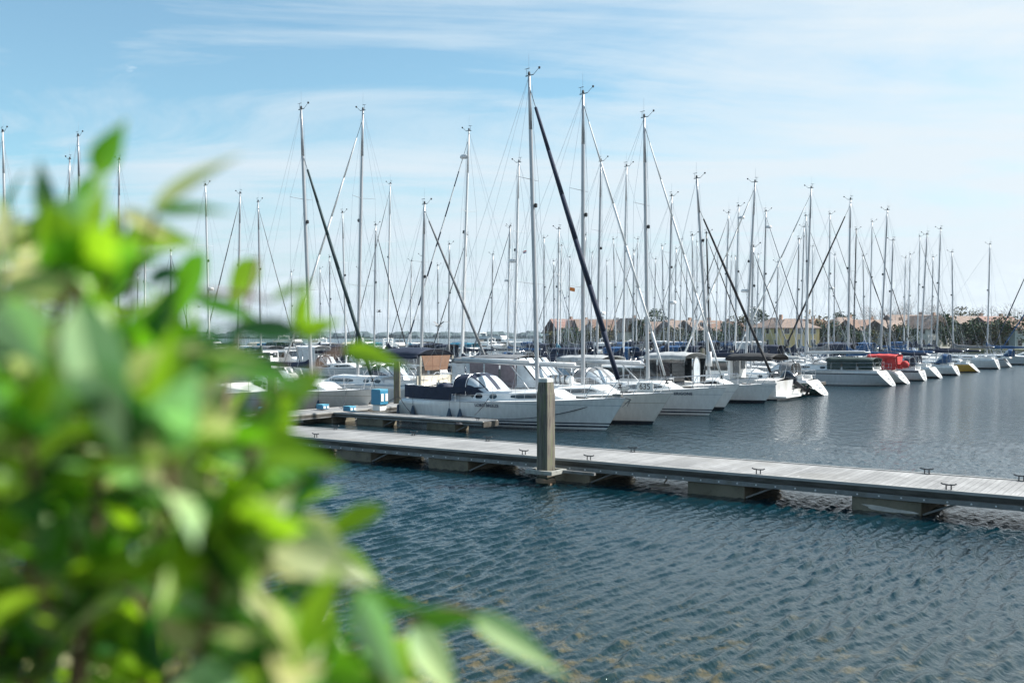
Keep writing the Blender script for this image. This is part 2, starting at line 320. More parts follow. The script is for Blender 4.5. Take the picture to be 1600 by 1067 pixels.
# ---------------------------------------------------------------- jetties
def plank_mat():
    m = bpy.data.materials.new('weathered_planks'); m.use_nodes = True; t = m.node_tree; p = t.nodes['Principled BSDF']; p.inputs['Roughness'].default_value = 0.75
    tc = N(t, 'ShaderNodeTexCoord'); s = N(t, 'ShaderNodeSeparateXYZ'); t.links.new(tc.outputs['Object'], s.inputs[0])
    fl = MATH(t, 'FLOOR', MATH(t, 'DIVIDE', s.outputs[0], 0.145))
    wn = N(t, 'ShaderNodeTexWhiteNoise'); wn.noise_dimensions = '1D'; t.links.new(fl, wn.inputs['W'])
    gap = MATH(t, 'FRACT', MATH(t, 'DIVIDE', s.outputs[0], 0.145))
    gm = RAMP(t, gap, [(0.0, 0.25), (0.07, 1.0), (0.93, 1.0), (1.0, 0.25)])
    mp = N(t, 'ShaderNodeMapping'); t.links.new(tc.outputs['Object'], mp.inputs[0]); mp.inputs['Scale'].default_value = (14, 1.2, 1)
    n = N(t, 'ShaderNodeTexNoise'); t.links.new(mp.outputs[0], n.inputs[0]); n.inputs['Scale'].default_value = 2.0; n.inputs['Detail'].default_value = 6
    n2 = N(t, 'ShaderNodeTexNoise'); t.links.new(tc.outputs['Object'], n2.inputs[0]); n2.inputs['Scale'].default_value = 0.8; n2.inputs['Detail'].default_value = 5
    v = MATH(t, 'MULTIPLY', MATH(t, 'ADD', 0.82, MATH(t, 'MULTIPLY', wn.outputs[0], 0.24)), RAMP(t, n.outputs[0], [(0.3, 0.78), (0.7, 1.08)]))
    v = MATH(t, 'MULTIPLY', MATH(t, 'MULTIPLY', v, gm), RAMP(t, n2.outputs[0], [(0.3, 0.68), (0.62, 1.08)]))
    vo = N(t, 'ShaderNodeTexVoronoi'); t.links.new(tc.outputs['Object'], vo.inputs['Vector']); vo.inputs['Scale'].default_value = 1.7
    spot = RAMP(t, vo.outputs['Distance'], [(0.05, 1.0), (0.075, 0.0)])
    c = MIX(t, 1.0, (0.31, 0.312, 0.31), v, 'MULTIPLY')
    n5 = N(t, 'ShaderNodeTexNoise'); t.links.new(tc.outputs['Object'], n5.inputs[0]); n5.inputs['Scale'].default_value = 0.45; n5.inputs['Detail'].default_value = 9; n5.inputs['Roughness'].default_value = .75
    c = MIX(t, RAMP(t, n5.outputs[0], [(0.52, 0.0), (0.66, 0.55)]), c, (0.17, 0.165, 0.15))
    c = MIX(t, MATH(t, 'MULTIPLY', spot, RAMP(t, n2.outputs[0], [(.45, 0), (.6, .8)])), c, (0.72, 0.71, 0.68)); t.links.new(c, p.inputs['Base Color'])
    b = N(t, 'ShaderNodeBump'); b.inputs['Strength'].default_value = 0.5; b.inputs['Distance'].default_value = 0.01; t.links.new(gm, b.inputs['Height']); t.links.new(b.outputs[0], p.inputs['Normal'])
    return m
PLANK = plank_mat()
BEAM = mat('dark_beam', (0.055, 0.05, 0.042), 0.8, var=0.5, scale=5, stretch=(0.3, 1, 2), bump=0.3, dirt=(0.11, 0.105, 0.09))
EDGE = mat('edge_board', (0.36, 0.36, 0.345), 0.7, var=0.3, scale=5, stretch=(0.3, 1, 2))
GALV = mat('galvanised', (0.24, 0.25, 0.25), 0.55, 0.3, var=0.4, scale=6, dirt=(0.12, 0.11, 0.09))
BOLT = mat('bolt_zinc', (0.75, 0.76, 0.76), 0.4, 0.3)
CONC = mat('float_concrete', (0.23, 0.205, 0.15), 0.9, var=0.5, scale=3.2, bump=0.5, dirt=(0.07, 0.065, 0.04))
CONCW = mat('float_concrete_chipped', (0.60, 0.57, 0.52), 0.9, var=0.3, scale=5)
CLEATM = mat('cleat_iron', (0.05, 0.055, 0.06), 0.5, 0.3)
def cleat(parent, x, y, z, size=0.34, along=True):
    b = MB(); s = size
    for k in (-1, 1): b.tube((x + k * s * 0.16, y, z), (x + k * s * 0.16, y, z + s * 0.38), s * 0.05, s * 0.045, 6)
    pts = [(-.5, .47), (-.36, .40), (0, .37), (.36, .40), (.5, .47)]
    for p, q in zip(pts[:-1], pts[1:]): b.tube((x + p[0] * s, y, z + p[1] * s), (x + q[0] * s, y, z + q[1] * s), s * 0.05, s * 0.05, 6)
    b.box((x, y, z + 0.006), (s * 0.55, s * 0.2, 0.012))
    return b.build('cleat', CLEATM, parent)
def jetty(name, label, p0, heading, length, width, ztop, floats, cleats, bolts=True, group=None, cat='jetty', fw=1.45, fdepth=None, chip=None, bh=0.12):
    r = empty(name, (p0[0], p0[1], 0), heading); tag(r, label, cat, group)   # origin: near corner, +x along, +y across (away)
    b = MB(); b.box((length / 2, width / 2, ztop - 0.02), (length, width - 0.16, 0.04)); b.build('deck', PLANK, r)
    b = MB()
    for y in (0.04, width - 0.04): b.box((length / 2, y, ztop - 0.012), (length, 0.08, 0.062))
    b.box((-0.02, width / 2, ztop - 0.014), (0.04, width, 0.06)); b.build('edge_board', EDGE, r)
    b = MB()
    for y in (0.035, width - 0.035): b.box((length / 2, y, ztop - 0.045 - bh / 2), (length - 0.04, 0.07, bh))
    b.box((length + 0.02, width / 2, ztop - 0.12), (0.04, width, 0.2))
    k = 0.6
    while k < length - 1: b.box((k, width / 2, ztop - 0.13), (0.08, width - 0.16, 0.12)); k += 1.4
    b.build('side_beam', BEAM, r)
    b = MB()
    rz_ = ztop - 0.05 - bh - (0.055 if bolts else .03)
    for y in (0.02, width - 0.02): b.box((length / 2, y, rz_), (length - 0.1, 0.05, 0.105 if bolts else .05))
    if bolts:
        k = 0.25
        while k < length - 0.1: b.tube((k, -0.004, rz_), (k, -0.022, rz_), 0.022, 0.018, 6, m=1); k += 0.46
    b.build('side_rail', [GALV, BOLT], r)
    for i, fx in enumerate(floats):
        fd = fdepth or width - 0.1; b = MB()
        w = fw; y0 = 0.06; y1 = y0 + fd; zt = ztop - 0.045 - bh - (0.115 if bolts else .06)
        b.box((fx + w / 2, (y0 + y1) / 2, zt / 2 - 0.2), (w, fd, zt + 0.4))
        o = b.build('float', CONC, r); md = o.modifiers.new('bevel', 'BEVEL'); md.width = 0.03; md.segments = 2
        if chip is not None and i in chip:
            b = MB(); pts = []
            for j in range(24):
                a = 2 * pi * j / 24; rr = 1 + 0.25 * sin(3 * a + 1) + 0.15 * random.random()
                pts.append((fx + w * 0.52 + 0.50 * rr * cos(a), y0 - 0.003, 0.075 + 0.045 * rr * sin(a) - 0.03 * cos(a)))
            b.add(pts + [(p[0], p[1] + 0.05, p[2]) for p in pts], [tuple(range(24))] + [((j + 1) % 24, j, 24 + j, 24 + (j + 1) % 24) for j in range(24)]); b.build('chipped_patch', CONCW, o)
        b = MB(); b.tube((fx + w + 0.02, 0.12, 0.02), (fx + w + 0.75, 0.12, zt + 0.04), 0.025, 0.025, 5)
        b.box((fx + w / 2, 0.035, zt + 0.012), (w + 0.3, 0.06, 0.03)); b.build('brace', GALV, r)
    for cxy in cleats: cleat(r, cxy[0], cxy[1], ztop + 0.0, cxy[2] if len(cxy) > 2 else 0.31)
    return r
# main walkway: near edge through (0.9, 27.0)
T0 = -34.0
o0 = (0.898 + V.x * T0, 26.37 + V.y * T0)
def tx(px, y0=26.37, x0=0.898):
    r = (px - 800) / F; return (y0 * r - x0) / (V.x + 0.5736 * r) - T0
fl = [t - T0 for t in (-27.5, -23.6, -19.6, -15.6, -11.7, -7.8, -4.1, -0.15, 4.05, 7.97, 12.0, 16.0)]
wc = 2.6
cl = [(tx(488), .14), (tx(814), .14), (tx(916), .14), (tx(1182), .14), (tx(1481), .14)]
def txf(px):  # far edge
    return tx(px, 26.37 + U.y * (wc - 0.14), 0.898 + U.x * (wc - 0.14))
cl += [(txf(x), wc - 0.14) for x in (524, 646, 762, 989, 1449, 1597)]
jetty('walkway', 'long floating walkway with pale weathered planks running across the water behind the bush', o0, HEAD, 60, wc, 0.58, fl, cl, chip=(9,), cat='walkway')
# pier D leads away from it
sA = -12.98 + wc + 0.04
p = W(sA, -11.45)
jetty('pier', 'floating pier leading away from the walkway between the rows of yachts', p, radians(55), 120, 1.9, 0.48, [2 + 4.4 * i for i in range(26)], [(3 + 4.4 * i, 0.14) for i in range(8)], bolts=False, cat='pier')
JG = 'narrow finger jetties beside the yacht berths'
def finger(s, v0, v1, label, w=0.9, fl=None):
    p = W(s, v0); L_ = v1 - v0
    return jetty('finger_jetty', label, p, HEAD, L_, w, 0.45, fl if fl is not None else [L_ * 0.2, L_ * 0.7], [(L_ - 0.35, 0.14, 0.28)], bolts=False, group=JG, cat='jetty', fw=1.5, bh=.06)
finger(-3.9, -11.42, -3.3, 'finger jetty in front of the nearest white yacht with the LORD BREEZE lettering', 1.0, [1.3, 5.2])
finger(37.3, -11.42, -3.2, 'finger jetty ending in the open gap behind the white transom of the dark green yacht')
finger(14.5, -11.42, -3.2, 'finger jetty between the ERIGONE yacht and the small white yacht with black furled sail')
for i, s in enumerate((51.5, 65, 83)):
    finger(s, -11.42, -3.2, 'finger jetty %s along the far right row of sterns' % ('just past the red cockpit tent', 'short of the ochre yacht', 'just past the ochre yacht')[i])
for v in (-53.3, -93.3, -133.3):
    p = W(-60, v + 0.9)
    jetty('pier', 'far parallel pier hidden among yachts, ' + {-53.3: 'first one beyond the nearer rows', -93.3: 'middle of the three', -133.3: 'farthest one towards the houses'}[v], p, radians(55), 170, 1.8, 0.48, [], [], bolts=False, cat='pier')

# mooring pile with collar
WOODP = mat('pile_wood', (0.19, 0.17, 0.145), 0.85, var=0.85, scale=5, stretch=(5, 5, 0.35), bump=0.25, dirt=(0.10, 0.13, 0.05))
def pile(x, y, a, ztop, rz, label, cap=True, cut=0.1):
    r = empty('mooring_pile', (x, y, 0), rz); tag(r, label, 'mooring pile')
    b = MB(); h = a / 2
    def ring(w, z, c=0.92): 
        k = w * c; return [(-w, -k, z), (-k, -w, z), (k, -w, z), (w, -k, z), (w, k, z), (k, w, z), (-k, w, z), (-w, k, z)]
    zs = [-1.0] + [0.05 + i * (ztop - 0.45) / 7 for i in range(8)]
    rings = [ring(h * (1.0 + 0.012 * sin(3 * z + x)), z) for z in zs] + [ring(h * 0.97, ztop - 0.34), ring(h * 0.78, ztop)]
    b.loft(rings, closed=True, caps=True); b.build('post', WOODP, r)
    b = MB(); b.loft([ring(h * 1.03, -.5), ring(h * 1.05, 0.1), ring(h * 1.02, 0.2)], closed=True); b.build('weed_band', mat('weed_band', (0.02, 0.028, 0.012), 0.6, var=.5, scale=9, bump=.6), r)
    if cap:
        b = MB(); b.loft([ring(h * 0.80, ztop - 0.085), ring(h * 0.84, ztop - 0.08), ring(h * 0.84, ztop + 0.01), ring(h * 0.3, ztop + 0.035)], closed=True, caps=True)
        b.build('cap', mat('pile_cap', (0.62, 0.63, 0.62), 0.5, var=0.3, scale=9, dirt=(0.30, 0.32, 0.26)), r)
    return r
pxl, pyl = (853 - 800) / F * 25.6, 25.6
pr = pile(pxl, pyl, 0.345, 2.70, radians(-40), 'tall square timber mooring pile with pale cap at the near edge of the walkway')
b = MB(); rc = MB()
hx = 0.30
def fr(bm, cx, cy, z, wx, wy, t, rz, hgt=0.10):
    for (ox, oy, lx, ly) in ((0, -wy / 2, wx + t, t), (0, wy / 2, wx + t, t), (-wx / 2, 0, t, wy - t), (wx / 2, 0, t, wy - t)):
        bm.box((cx + ox * cos(rz) - oy * sin(rz), cy + ox * sin(rz) + oy * cos(rz), z), (lx, ly, hgt), rz=rz)
q = empty('pile_guide_frame', (pxl, pyl, 0), radians(-35)); tag(q, 'galvanised square guide frame around the foot of the tall timber pile', 'guide frame')
fr(b, 0, 0, 0.33, 0.72, 0.62, 0.09, 0); b.build('frame', mat('guide_galvanised', (0.40, 0.41, 0.38), 0.6, 0.2, var=0.5, scale=7, dirt=(0.22, 0.2, 0.15)), q)
b = MB(); b.box((0.85, 0.22, 0.33), (0.95, 0.09, 0.07)); b.box((-0.42, 0.32, 0.44), (0.10, 0.12, 0.09)); b.build('bracket', GALV, q)
b = MB(); b.lathe((0.0, 0, 0.0), [(0.26, 0.05), (0.27, 0.13), (0.2, 0.16)], 10); b.box((0.16, -0.1, 0.0), (0.16, 0.12, 0.08)); b.build('roller', mat('guide_wood', (0.25, 0.18, 0.12), 0.8, var=0.4), q)
for i, (px_, s_, v_, zt) in enumerate(((653, 1.9, -12.9, 2.55), (1257, 33, -10.6, 2.9), (786, 21, -13, 2.5), (1006, 44, -12.9, 2.6), (520, -6, -13.0, 2.3))):
    x, y = W(s_, v_)
    pile(x, y, 0.30, zt, radians(20 * i), ['brown timber pile standing beside the yacht with the brown rear curtain', 'weathered timber pile between the outboard boat and the dark green cockpit tent', 'timber pile standing on the pier behind the liferaft canister', 'timber pile standing far along the pier behind the ERIGONE yacht', 'timber pile at the pier end behind the blue letter D box'][i], cap=False)

# power pedestals and boxes
PBLUE = mat('pedestal_blue', (0.04, 0.22, 0.36), 0.45, var=0.15); PWH = mat('pedestal_white', (0.70, 0.70, 0.68), 0.5)
def pedestal(x, y, z, w, h, rz, label, base=True):
    r = empty('power_pedestal', (x, y, z), rz); tag(r, label, 'power pedestal')
    zb = h * 0.28 if base else 0.02
    if base: b = MB(); b.box((0, 0, zb / 2), (w * 0.8, w * 0.8, zb), taper=0.95); b.build('base', PWH, r)
    b = MB(); b.box((0, 0, (h + zb) / 2), (w, w, h - zb)); o = b.build('housing', PBLUE, r); md = o.modifiers.new('bevel', 'BEVEL'); md.width = 0.04; md.segments = 3
    b = MB(); b.box((0, 0, h + 0.013), (w * 0.96, w * 0.96, 0.025)); b.build('lid', mat('pedestal_light_blue', (0.12, 0.42, 0.55), 0.4), r)
    b = MB()
    for k in (-0.25, 0.25): b.box((w / 2 + 0.012, k * w, (h + zb) / 2), (0.02, w * 0.3, (h - zb) * 0.5))
    b.build('socket', PWH, r)
    return r
x, y = (593 - 800) / F * 44.2, 44.2
pedestal(x, y, 0.5, 0.55, 0.92, HEAD, 'square blue power pedestal on white foot beside the nearest stern')
x, y = (414 - 800) / F * 36.6, 36.6
r = pedestal(x, y, 0.58, 0.50, 0.62, radians(12), 'blue box with white letter D at the start of the pier', base=False); r.name = 'pier_sign_box'; r['category'] = 'sign box'
for ch in list(r.children):
    if ch.name.startswith('socket') or ch.name.startswith('lid'): bpy.data.objects.remove(ch)
LET = mat('letter_white', (0.8, 0.82, 0.82), 0.5)
text('D', 0.42, 'letter', LET, r, (0, -0.262, 0.30), (radians(90), 0, 0)); text('D', 0.42, 'letter', LET, r, (0.262, 0, 0.30), (radians(90), 0, radians(90)))
for i, (px_, py_) in enumerate(((504, 640), (546, 643))):
    yy = F * 3.3 / (py_ - 525); xx = (px_ - 800) / F * yy
    pedestal(xx, yy, 0.5, 0.42, 0.22, HEAD, 'low light blue box on the pier, %s of two beyond the letter D' % ('left', 'right')[i], base=False)
def coil(px, py, ztop, label, m=ROPE, rr=.17):
    yy = F * (CH - ztop) / (py - 525); b = MB(); pts = []
    for i in range(60): a = i * .55; r_ = rr * (1 - .008 * i); pts.append((r_ * cos(a), r_ * sin(a), .02 + .0012 * i))
    b.path(pts, .014, 5); o = b.build('rope_coil', m); o.location = ((px - 800) / F * yy, yy, ztop + .002); tag(o, label, 'rope coil')
coil(716, 664, .45, 'dark coiled rope near the end of the finger jetty before the nearest yacht')
# broken strip hanging by the walkway
b = MB(); yy = 24.9; xx = (1030 - 800) / F * yy
b.box((0, 0, 0.06), (0.55, 0.12, 0.05), rz=0.3); b.tube((0.1, 0, 0.08), (0.3, 0.1, 0.34), 0.02, 0.02, 5); o = b.build('loose_bracket', mat('pale_wood', (0.42, 0.38, 0.33), 0.8, var=0.3)); o.location = (xx, yy, 0); tag(o, 'broken pale bracket dangling at the water under the walkway, right of the pile', 'bracket')

# ---------------------------------------------------------------- boats
class Hull:
    """lines of a hull; local +x is the bow, z = 0 the waterline, origin amidships"""
    def __init__(s, L, B, fb=1.3, fs=0.95, over=0.85, scoop=0.7, full=0.75, fine=2.1, egg=True):
        s.L, s.B, s.fb, s.fs, s.over, s.scoop, s.full, s.fine, s.egg = L, B, fb, fs, over, scoop, full, fine, egg
    def xs(s, t, h):      # h: 0 at waterline, 1 at sheer
        x0 = -s.L / 2 + s.scoop * max(h, -0.1); x1 = s.L / 2 + s.over * (h if h > 0 else h * 1.5); return x0 + (x1 - x0) * t
    def half(s, t, h):
        f = s.full + (1 - s.full) * sin(pi / 2 * min(t / 0.42, 1)) if t < 0.42 else max(0.0, 1 - ((t - 0.42) / 0.58) ** s.fine)
        fw = (s.full * 0.8 + (1 - s.full * 0.8) * sin(pi / 2 * min(t / 0.42, 1))) if t < 0.42 else max(0.0, 1 - ((t - 0.42) / 0.58) ** (s.fine * 0.72))
        if s.egg and t < 0.3:
            k = 1 - t / 0.3; fw = fw * (1 - 0.62 * k * k); f = f * (1 - (0.16 * k * k if h > 0.9 else 0))
        hh = max(0.0, h) ** (0.6 if not s.egg else 0.6 - 0.12 * max(0, 1 - t / 0.3))
        w = (fw * 0.88) * (1 - hh) + f * hh
        if h < 0: w *= 1 + h * 0.9
        return max(0.012, s.B / 2 * w)
    def sheer(s, t): return s.fs + (s.fb - s.fs) * t ** 1.6 - 0.06 * sin(pi * t)
    def t_at(s, x, h=1.0):
        x0, x1 = s.xs(0, h), s.xs(1, h); return min(1, max(0, (x - x0) / (x1 - x0)))
    def deck_half(s, x): return s.half(s.t_at(x), 1.0)
    def deck_z(s, x): return s.sheer(s.t_at(x))
    def build(s, parent, hm, deckm=DECK, n=22, rail=True):
        b = MB(); hs = (-0.35, -0.12, 0.0, 0.1, 0.22, 0.4, 0.6, 0.78, 0.9, 1.0); ts = [(i / n) for i in range(n + 1)]
        for sd_ in (-1, 1):
            rings = []
            for t in ts:
                sh = s.sheer(t); rings.append([(s.xs(t, h), sd_ * s.half(t, h), h * sh) for h in hs][::sd_])
            b.loft(rings, 0)
        hv = len(b.f)
        tr = [(s.xs(0, h), -s.half(0, h), h * s.sheer(0)) for h in hs] + [(s.xs(0, h), s.half(0, h), h * s.sheer(0)) for h in hs[::-1]]
        b.add(tr, [tuple(range(len(tr)))[::-1]], 1); dv = len(b.f)
        # stem face
        if s.egg:
            q = MB(); f3 = lambda h, y: (s.xs(0, h) - 0.014, y, h * s.sheer(0))
            for h0, h1, k in ((0.42, 0.50, .72), (0.68, 0.76, .72)): y = s.half(0, h0) * k; q.add([f3(h0, -y), f3(h0, y), f3(h1, y), f3(h1, -y)], [(3, 2, 1, 0)])
            y = .13; q.add([f3(.80, -y), f3(.80, y), f3(.90, y), f3(.90, -y)], [(3, 2, 1, 0)]); s.step = q
        dk = []
        for t in ts:
            w = s.half(t, 1); z = s.sheer(t) - 0.004; dk.append([(s.xs(t, 1), -w, z), (s.xs(t, 1), -w * .5, z + 0.05 * w), (s.xs(t, 1), 0, z + 0.08 * w), (s.xs(t, 1), w * .5, z + 0.05 * w), (s.xs(t, 1), w, z)])
        b.loft(dk, 2)
        o = b.build('hull', [hm, mat('transom_gelcoat', (0.56, 0.57, 0.57), .35, var=.25, scale=2.5, dirt=(0.34, 0.33, 0.30)), deckm], parent)
        o.data.polygons.foreach_set('use_smooth', [i < hv for i in range(len(b.f))])
        if rail:
            r = MB()
            for sd_ in (-1, 1):
                pts = [(s.xs(t, 1), sd_ * (s.half(t, 1) - 0.01), s.sheer(t) + 0.015) for t in ts]; r.path(pts, 0.02, 4)
            r.build('toe_rail', mat('toe_rail', (0.45, 0.47, 0.48), 0.4, 0.4), o)
        s.obj = o
        if s.egg: s.step.build('transom_step', mat('transom_grey', (0.30, 0.31, 0.32), .6), o)
        return o
def trunk(H, x0, x1, h, wf, parent, m=WHITE, win=GLASS, windows=((0.12, 0.2), (0.3, 0.38), (0.5, 0.82)), name='cabin_top', slope=0.9, back=0.1):
    """low coach roof from x0 (aft) to x1 (forward) following the deck"""
    def sec(x):
        k = (x - x0) / (x1 - x0); hh = h * min(1, (1 - k) * (x1 - x0) / slope + 0.02) * min(1, k * (x1 - x0) / max(back, .01) + 0.02)
        w = H.deck_half(x) * wf * (1 - 0.25 * k * k); z = H.deck_z(x); return w, z, hh
    b = MB(); rings = []; n = 16
    for i in range(n + 1):
        k = i / n; x = x0 + (x1 - x0) * k; w, z, hh = sec(x)
        rings.append([(x, -w, z), (x, -w * 0.93, z + hh * 0.82), (x, -w * 0.8, z + hh * 0.98), (x, 0, z + hh * 1.12), (x, w * 0.8, z + hh * 0.98), (x, w * 0.93, z + hh * 0.82), (x, w, z)])
    b.loft(rings); b.add(rings[0], [tuple(range(7))]); o = b.build(name, m, parent)
    for (a, c) in windows:
        for sd_ in (-1, 1):
            b = MB(); rg = []
            nn = 5
            for i in range(nn + 1):
                k = a + (c - a) * i / nn; x = x0 + (x1 - x0) * k; w, z, hh = sec(x)
                e = 0.25 if i in (0, nn) else 0.0
                lo, hi = 0.28 + e * 0.5, 0.74 - e * 0.5
                q1 = (x, sd_ * (w * (1 - 0.07 * lo / 0.82) + 0.008), z + hh * lo); q2 = (x, sd_ * (w * (1 - 0.07 * hi / 0.82) + 0.008), z + hh * hi)
                rg.append([q1, q2] if sd_ > 0 else [q2, q1])
            b.loft(rg); b.build('window', win, o)
    return o
def hood(parent, xb, xf, w, z, h, fab, name='sprayhood', flip=1, win=True):
    """folding hood, open at xb, sloping down to xf"""
    def P(k, a, s=1.0):
        x = xb + (xf - xb) * (0.1 * (1 - k) + k) ; hh = h * (1 - 0.98 * max(0, (k - 0.42) / 0.58) ** 1.35) * (0.93 + 0.07 * min(1, k * 3)); ww = w * (1 - 0.12 * k)
        ca = cos(a); sa = sin(a); ca = math.copysign(abs(ca) ** 0.55, ca); sa = abs(sa) ** 0.6
        return (x, ww * ca * s, z + hh * sa * s)
    b = MB(); n, q = 10, 12
    b.loft([[P(i / n, pi * j / q) for j in range(q + 1)] for i in range(n + 1)])
    o = b.build(name, fab, parent, smooth=True); md = o.modifiers.new('solid', 'SOLIDIFY'); md.thickness = 0.012
    if win:
        for a0, a1 in ((0.10, 0.26), (0.30, 0.49), (0.51, 0.70), (0.74, 0.90)):
            wb = MB(); k0 = 0.55 if 0.28 < a0 < 0.7 else 0.40
            wb.loft([[P(k0 + (0.93 - k0) * i / 5, pi * (a0 + (a1 - a0) * j / 4), 1.022) for j in range(5)] for i in range(6)]); wb.build('window', CLEAR, o, smooth=True)
    b = MB()
    for k in (0.0, 0.35): b.path([P(k, pi * j / q, 1.0 if k else 1.01) for j in range(q + 1)], 0.014, 5)
    b.build('hood_frame', STEEL, o)
    return o
def canopy(parent, x0, x1, w, z0, z1, fab, name='bimini', arch=0.18, sides=None, n=8, back=None, lean=0.0):
    """awning on hoops from x0 to x1; sides: material of clear or cloth side panels"""
    def P(k, j, dz=0.0):
        a = j / n * 2 - 1; x = x0 + (x1 - x0) * k
        return (x + lean * (1 - abs(a) ** 3), w * a, z1 + dz + arch * (1 - abs(a) ** 2.4) * (0.75 + 0.25 * sin(pi * k)) - 0.03 * abs(sin(3 * pi * k)))
    b = MB(); b.loft([[P(i / 9, j) for j in range(n + 1)] for i in range(10)])
    for sd_ in (0, n):
        rg = [[P(i / 9, sd_), (P(i / 9, sd_)[0], P(i / 9, sd_)[1] * 1.02, P(i / 9, sd_)[2] - 0.16)] for i in range(10)]; b.loft(rg)
    o = b.build(name, fab, parent, smooth=True); md = o.modifiers.new('solid', 'SOLIDIFY'); md.thickness = 0.015
    f = MB()
    for x in (x0, x1):
        for sd_ in (-1, 1): f.tube((x0 * .5 + x1 * .5 + (x - x0 * .5 - x1 * .5) * .8, sd_ * w * 1.0, z0), (x, sd_ * w, z1), 0.016, 0.016, 5)
    f.build('canopy_frame', STEEL, o)
    if sides:
        for sd_ in (-1, 1):
            nb = 3
            for i in range(nb):
                xa = x0 + (x1 - x0) * (i + 0.06) / nb; xb = x0 + (x1 - x0) * (i + 0.94) / nb; pb = MB()
                pb.box(((xa + xb) / 2, sd_ * w * 1.005, (z0 + z1) / 2 - 0.06), (xb - xa, 0.02, z1 - z0 - 0.18)); pb.build('side_panel', sides, o)
    if back:
        for xx in ((x0,) if back[1] == 'aft' else (x1,)):
            pb = MB(); zb = z0 + (z1 - z0) * 0.42
            pb.add([(xx - 0.02, -w * .78, z1 - 0.02), (xx - 0.02, w * .78, z1 - 0.02), (xx - 0.02, w * .6, zb), (xx - 0.02, -w * .6, zb), (xx + 0.02, -w * .78, z1 - 0.02), (xx + 0.02, w * .78, z1 - 0.02), (xx + 0.02, w * .6, zb), (xx + 0.02, -w * .6, zb)],
                   [(0, 1, 2, 3), (7, 6, 5, 4), (0, 4, 5, 1), (1, 5, 6, 2), (2, 6, 7, 3), (3, 7, 4, 0)]); c = pb.build('rear_curtain', back[0], o)
            sm = MB()
            for yk in (-0.2, 0.2): sm.box((xx, w * yk, (z1 + zb) / 2), (0.05, 0.03, z1 - zb - 0.06))
            sm.box((xx, 0, zb + 0.28 * (z1 - zb)), (0.05, w * 1.15, 0.03)); sm.build('seam', mat('fabric_brown_seam', (0.16, 0.08, 0.05), 0.8), c)
    return o
def rails(H, parent, near=True):
    """bow pulpit, stern rail, stanchions and lifelines"""
    r = 0.014 if near else 0.016; xb = H.xs(1, 1)
    def dp(x, sd_, dz, inset=0.06): return (x, sd_ * max(0.03, H.deck_half(x) - inset), H.deck_z(x) + dz)
    b = MB()
    for sd_ in (-1, 1):
        b.path([dp(xb - 1.5, sd_, 0), dp(xb - 1.25, sd_, 0.6), (xb - 0.05, sd_ * 0.16, H.fb + 0.62)], r, 5); b.path([dp(xb - 0.75, sd_, 0), (xb - 0.3, sd_ * 0.2, H.fb + 0.62)], r, 5)
        b.path([dp(xb - 1.36, sd_, 0.3), (xb - 0.5, sd_ * 0.2, H.fb + 0.32)], r, 5)
    b.path([(xb - 0.05, -0.16, H.fb + 0.62), (xb + 0.05, 0, H.fb + 0.62), (xb - 0.05, 0.16, H.fb + 0.62)], r, 5)
    b.build('pulpit', STEEL, parent)
    x0 = H.xs(0, 1); b = MB()
    for sd_ in (-1, 1):
        b.path([dp(x0 + 1.5, sd_, 0), dp(x0 + 1.4, sd_, 0.62), dp(x0 + 0.1, sd_, 0.62), (x0 + 0.05, sd_ * 0.4, H.fs + 0.62)], r, 5); b.path([dp(x0 + 0.15, sd_, 0), dp(x0 + 0.1, sd_, 0.62)], r, 5); b.path([dp(x0 + 1.42, sd_, 0.3), dp(x0 + 0.1, sd_, 0.3)], r, 5)
    b.build('stern_rail', STEEL, parent)
    n = max(3, int((xb - x0 - 3) / 1.7)); xs_ = [x0 + 1.4 + (xb - 1.4 - x0 - 1.4) * i / n for i in range(n + 1)]
    b = MB()
    for sd_ in (-1, 1):
        for x in xs_[1:-1]: b.tube(dp(x, sd_, 0), dp(x, sd_, 0.62), 0.013, 0.011, 5)
        for dz in (0.6, 0.3): b.path([dp(x, sd_, dz) for x in xs_], 0.0055, 4)
    b.build('lifelines', STEEL, parent)
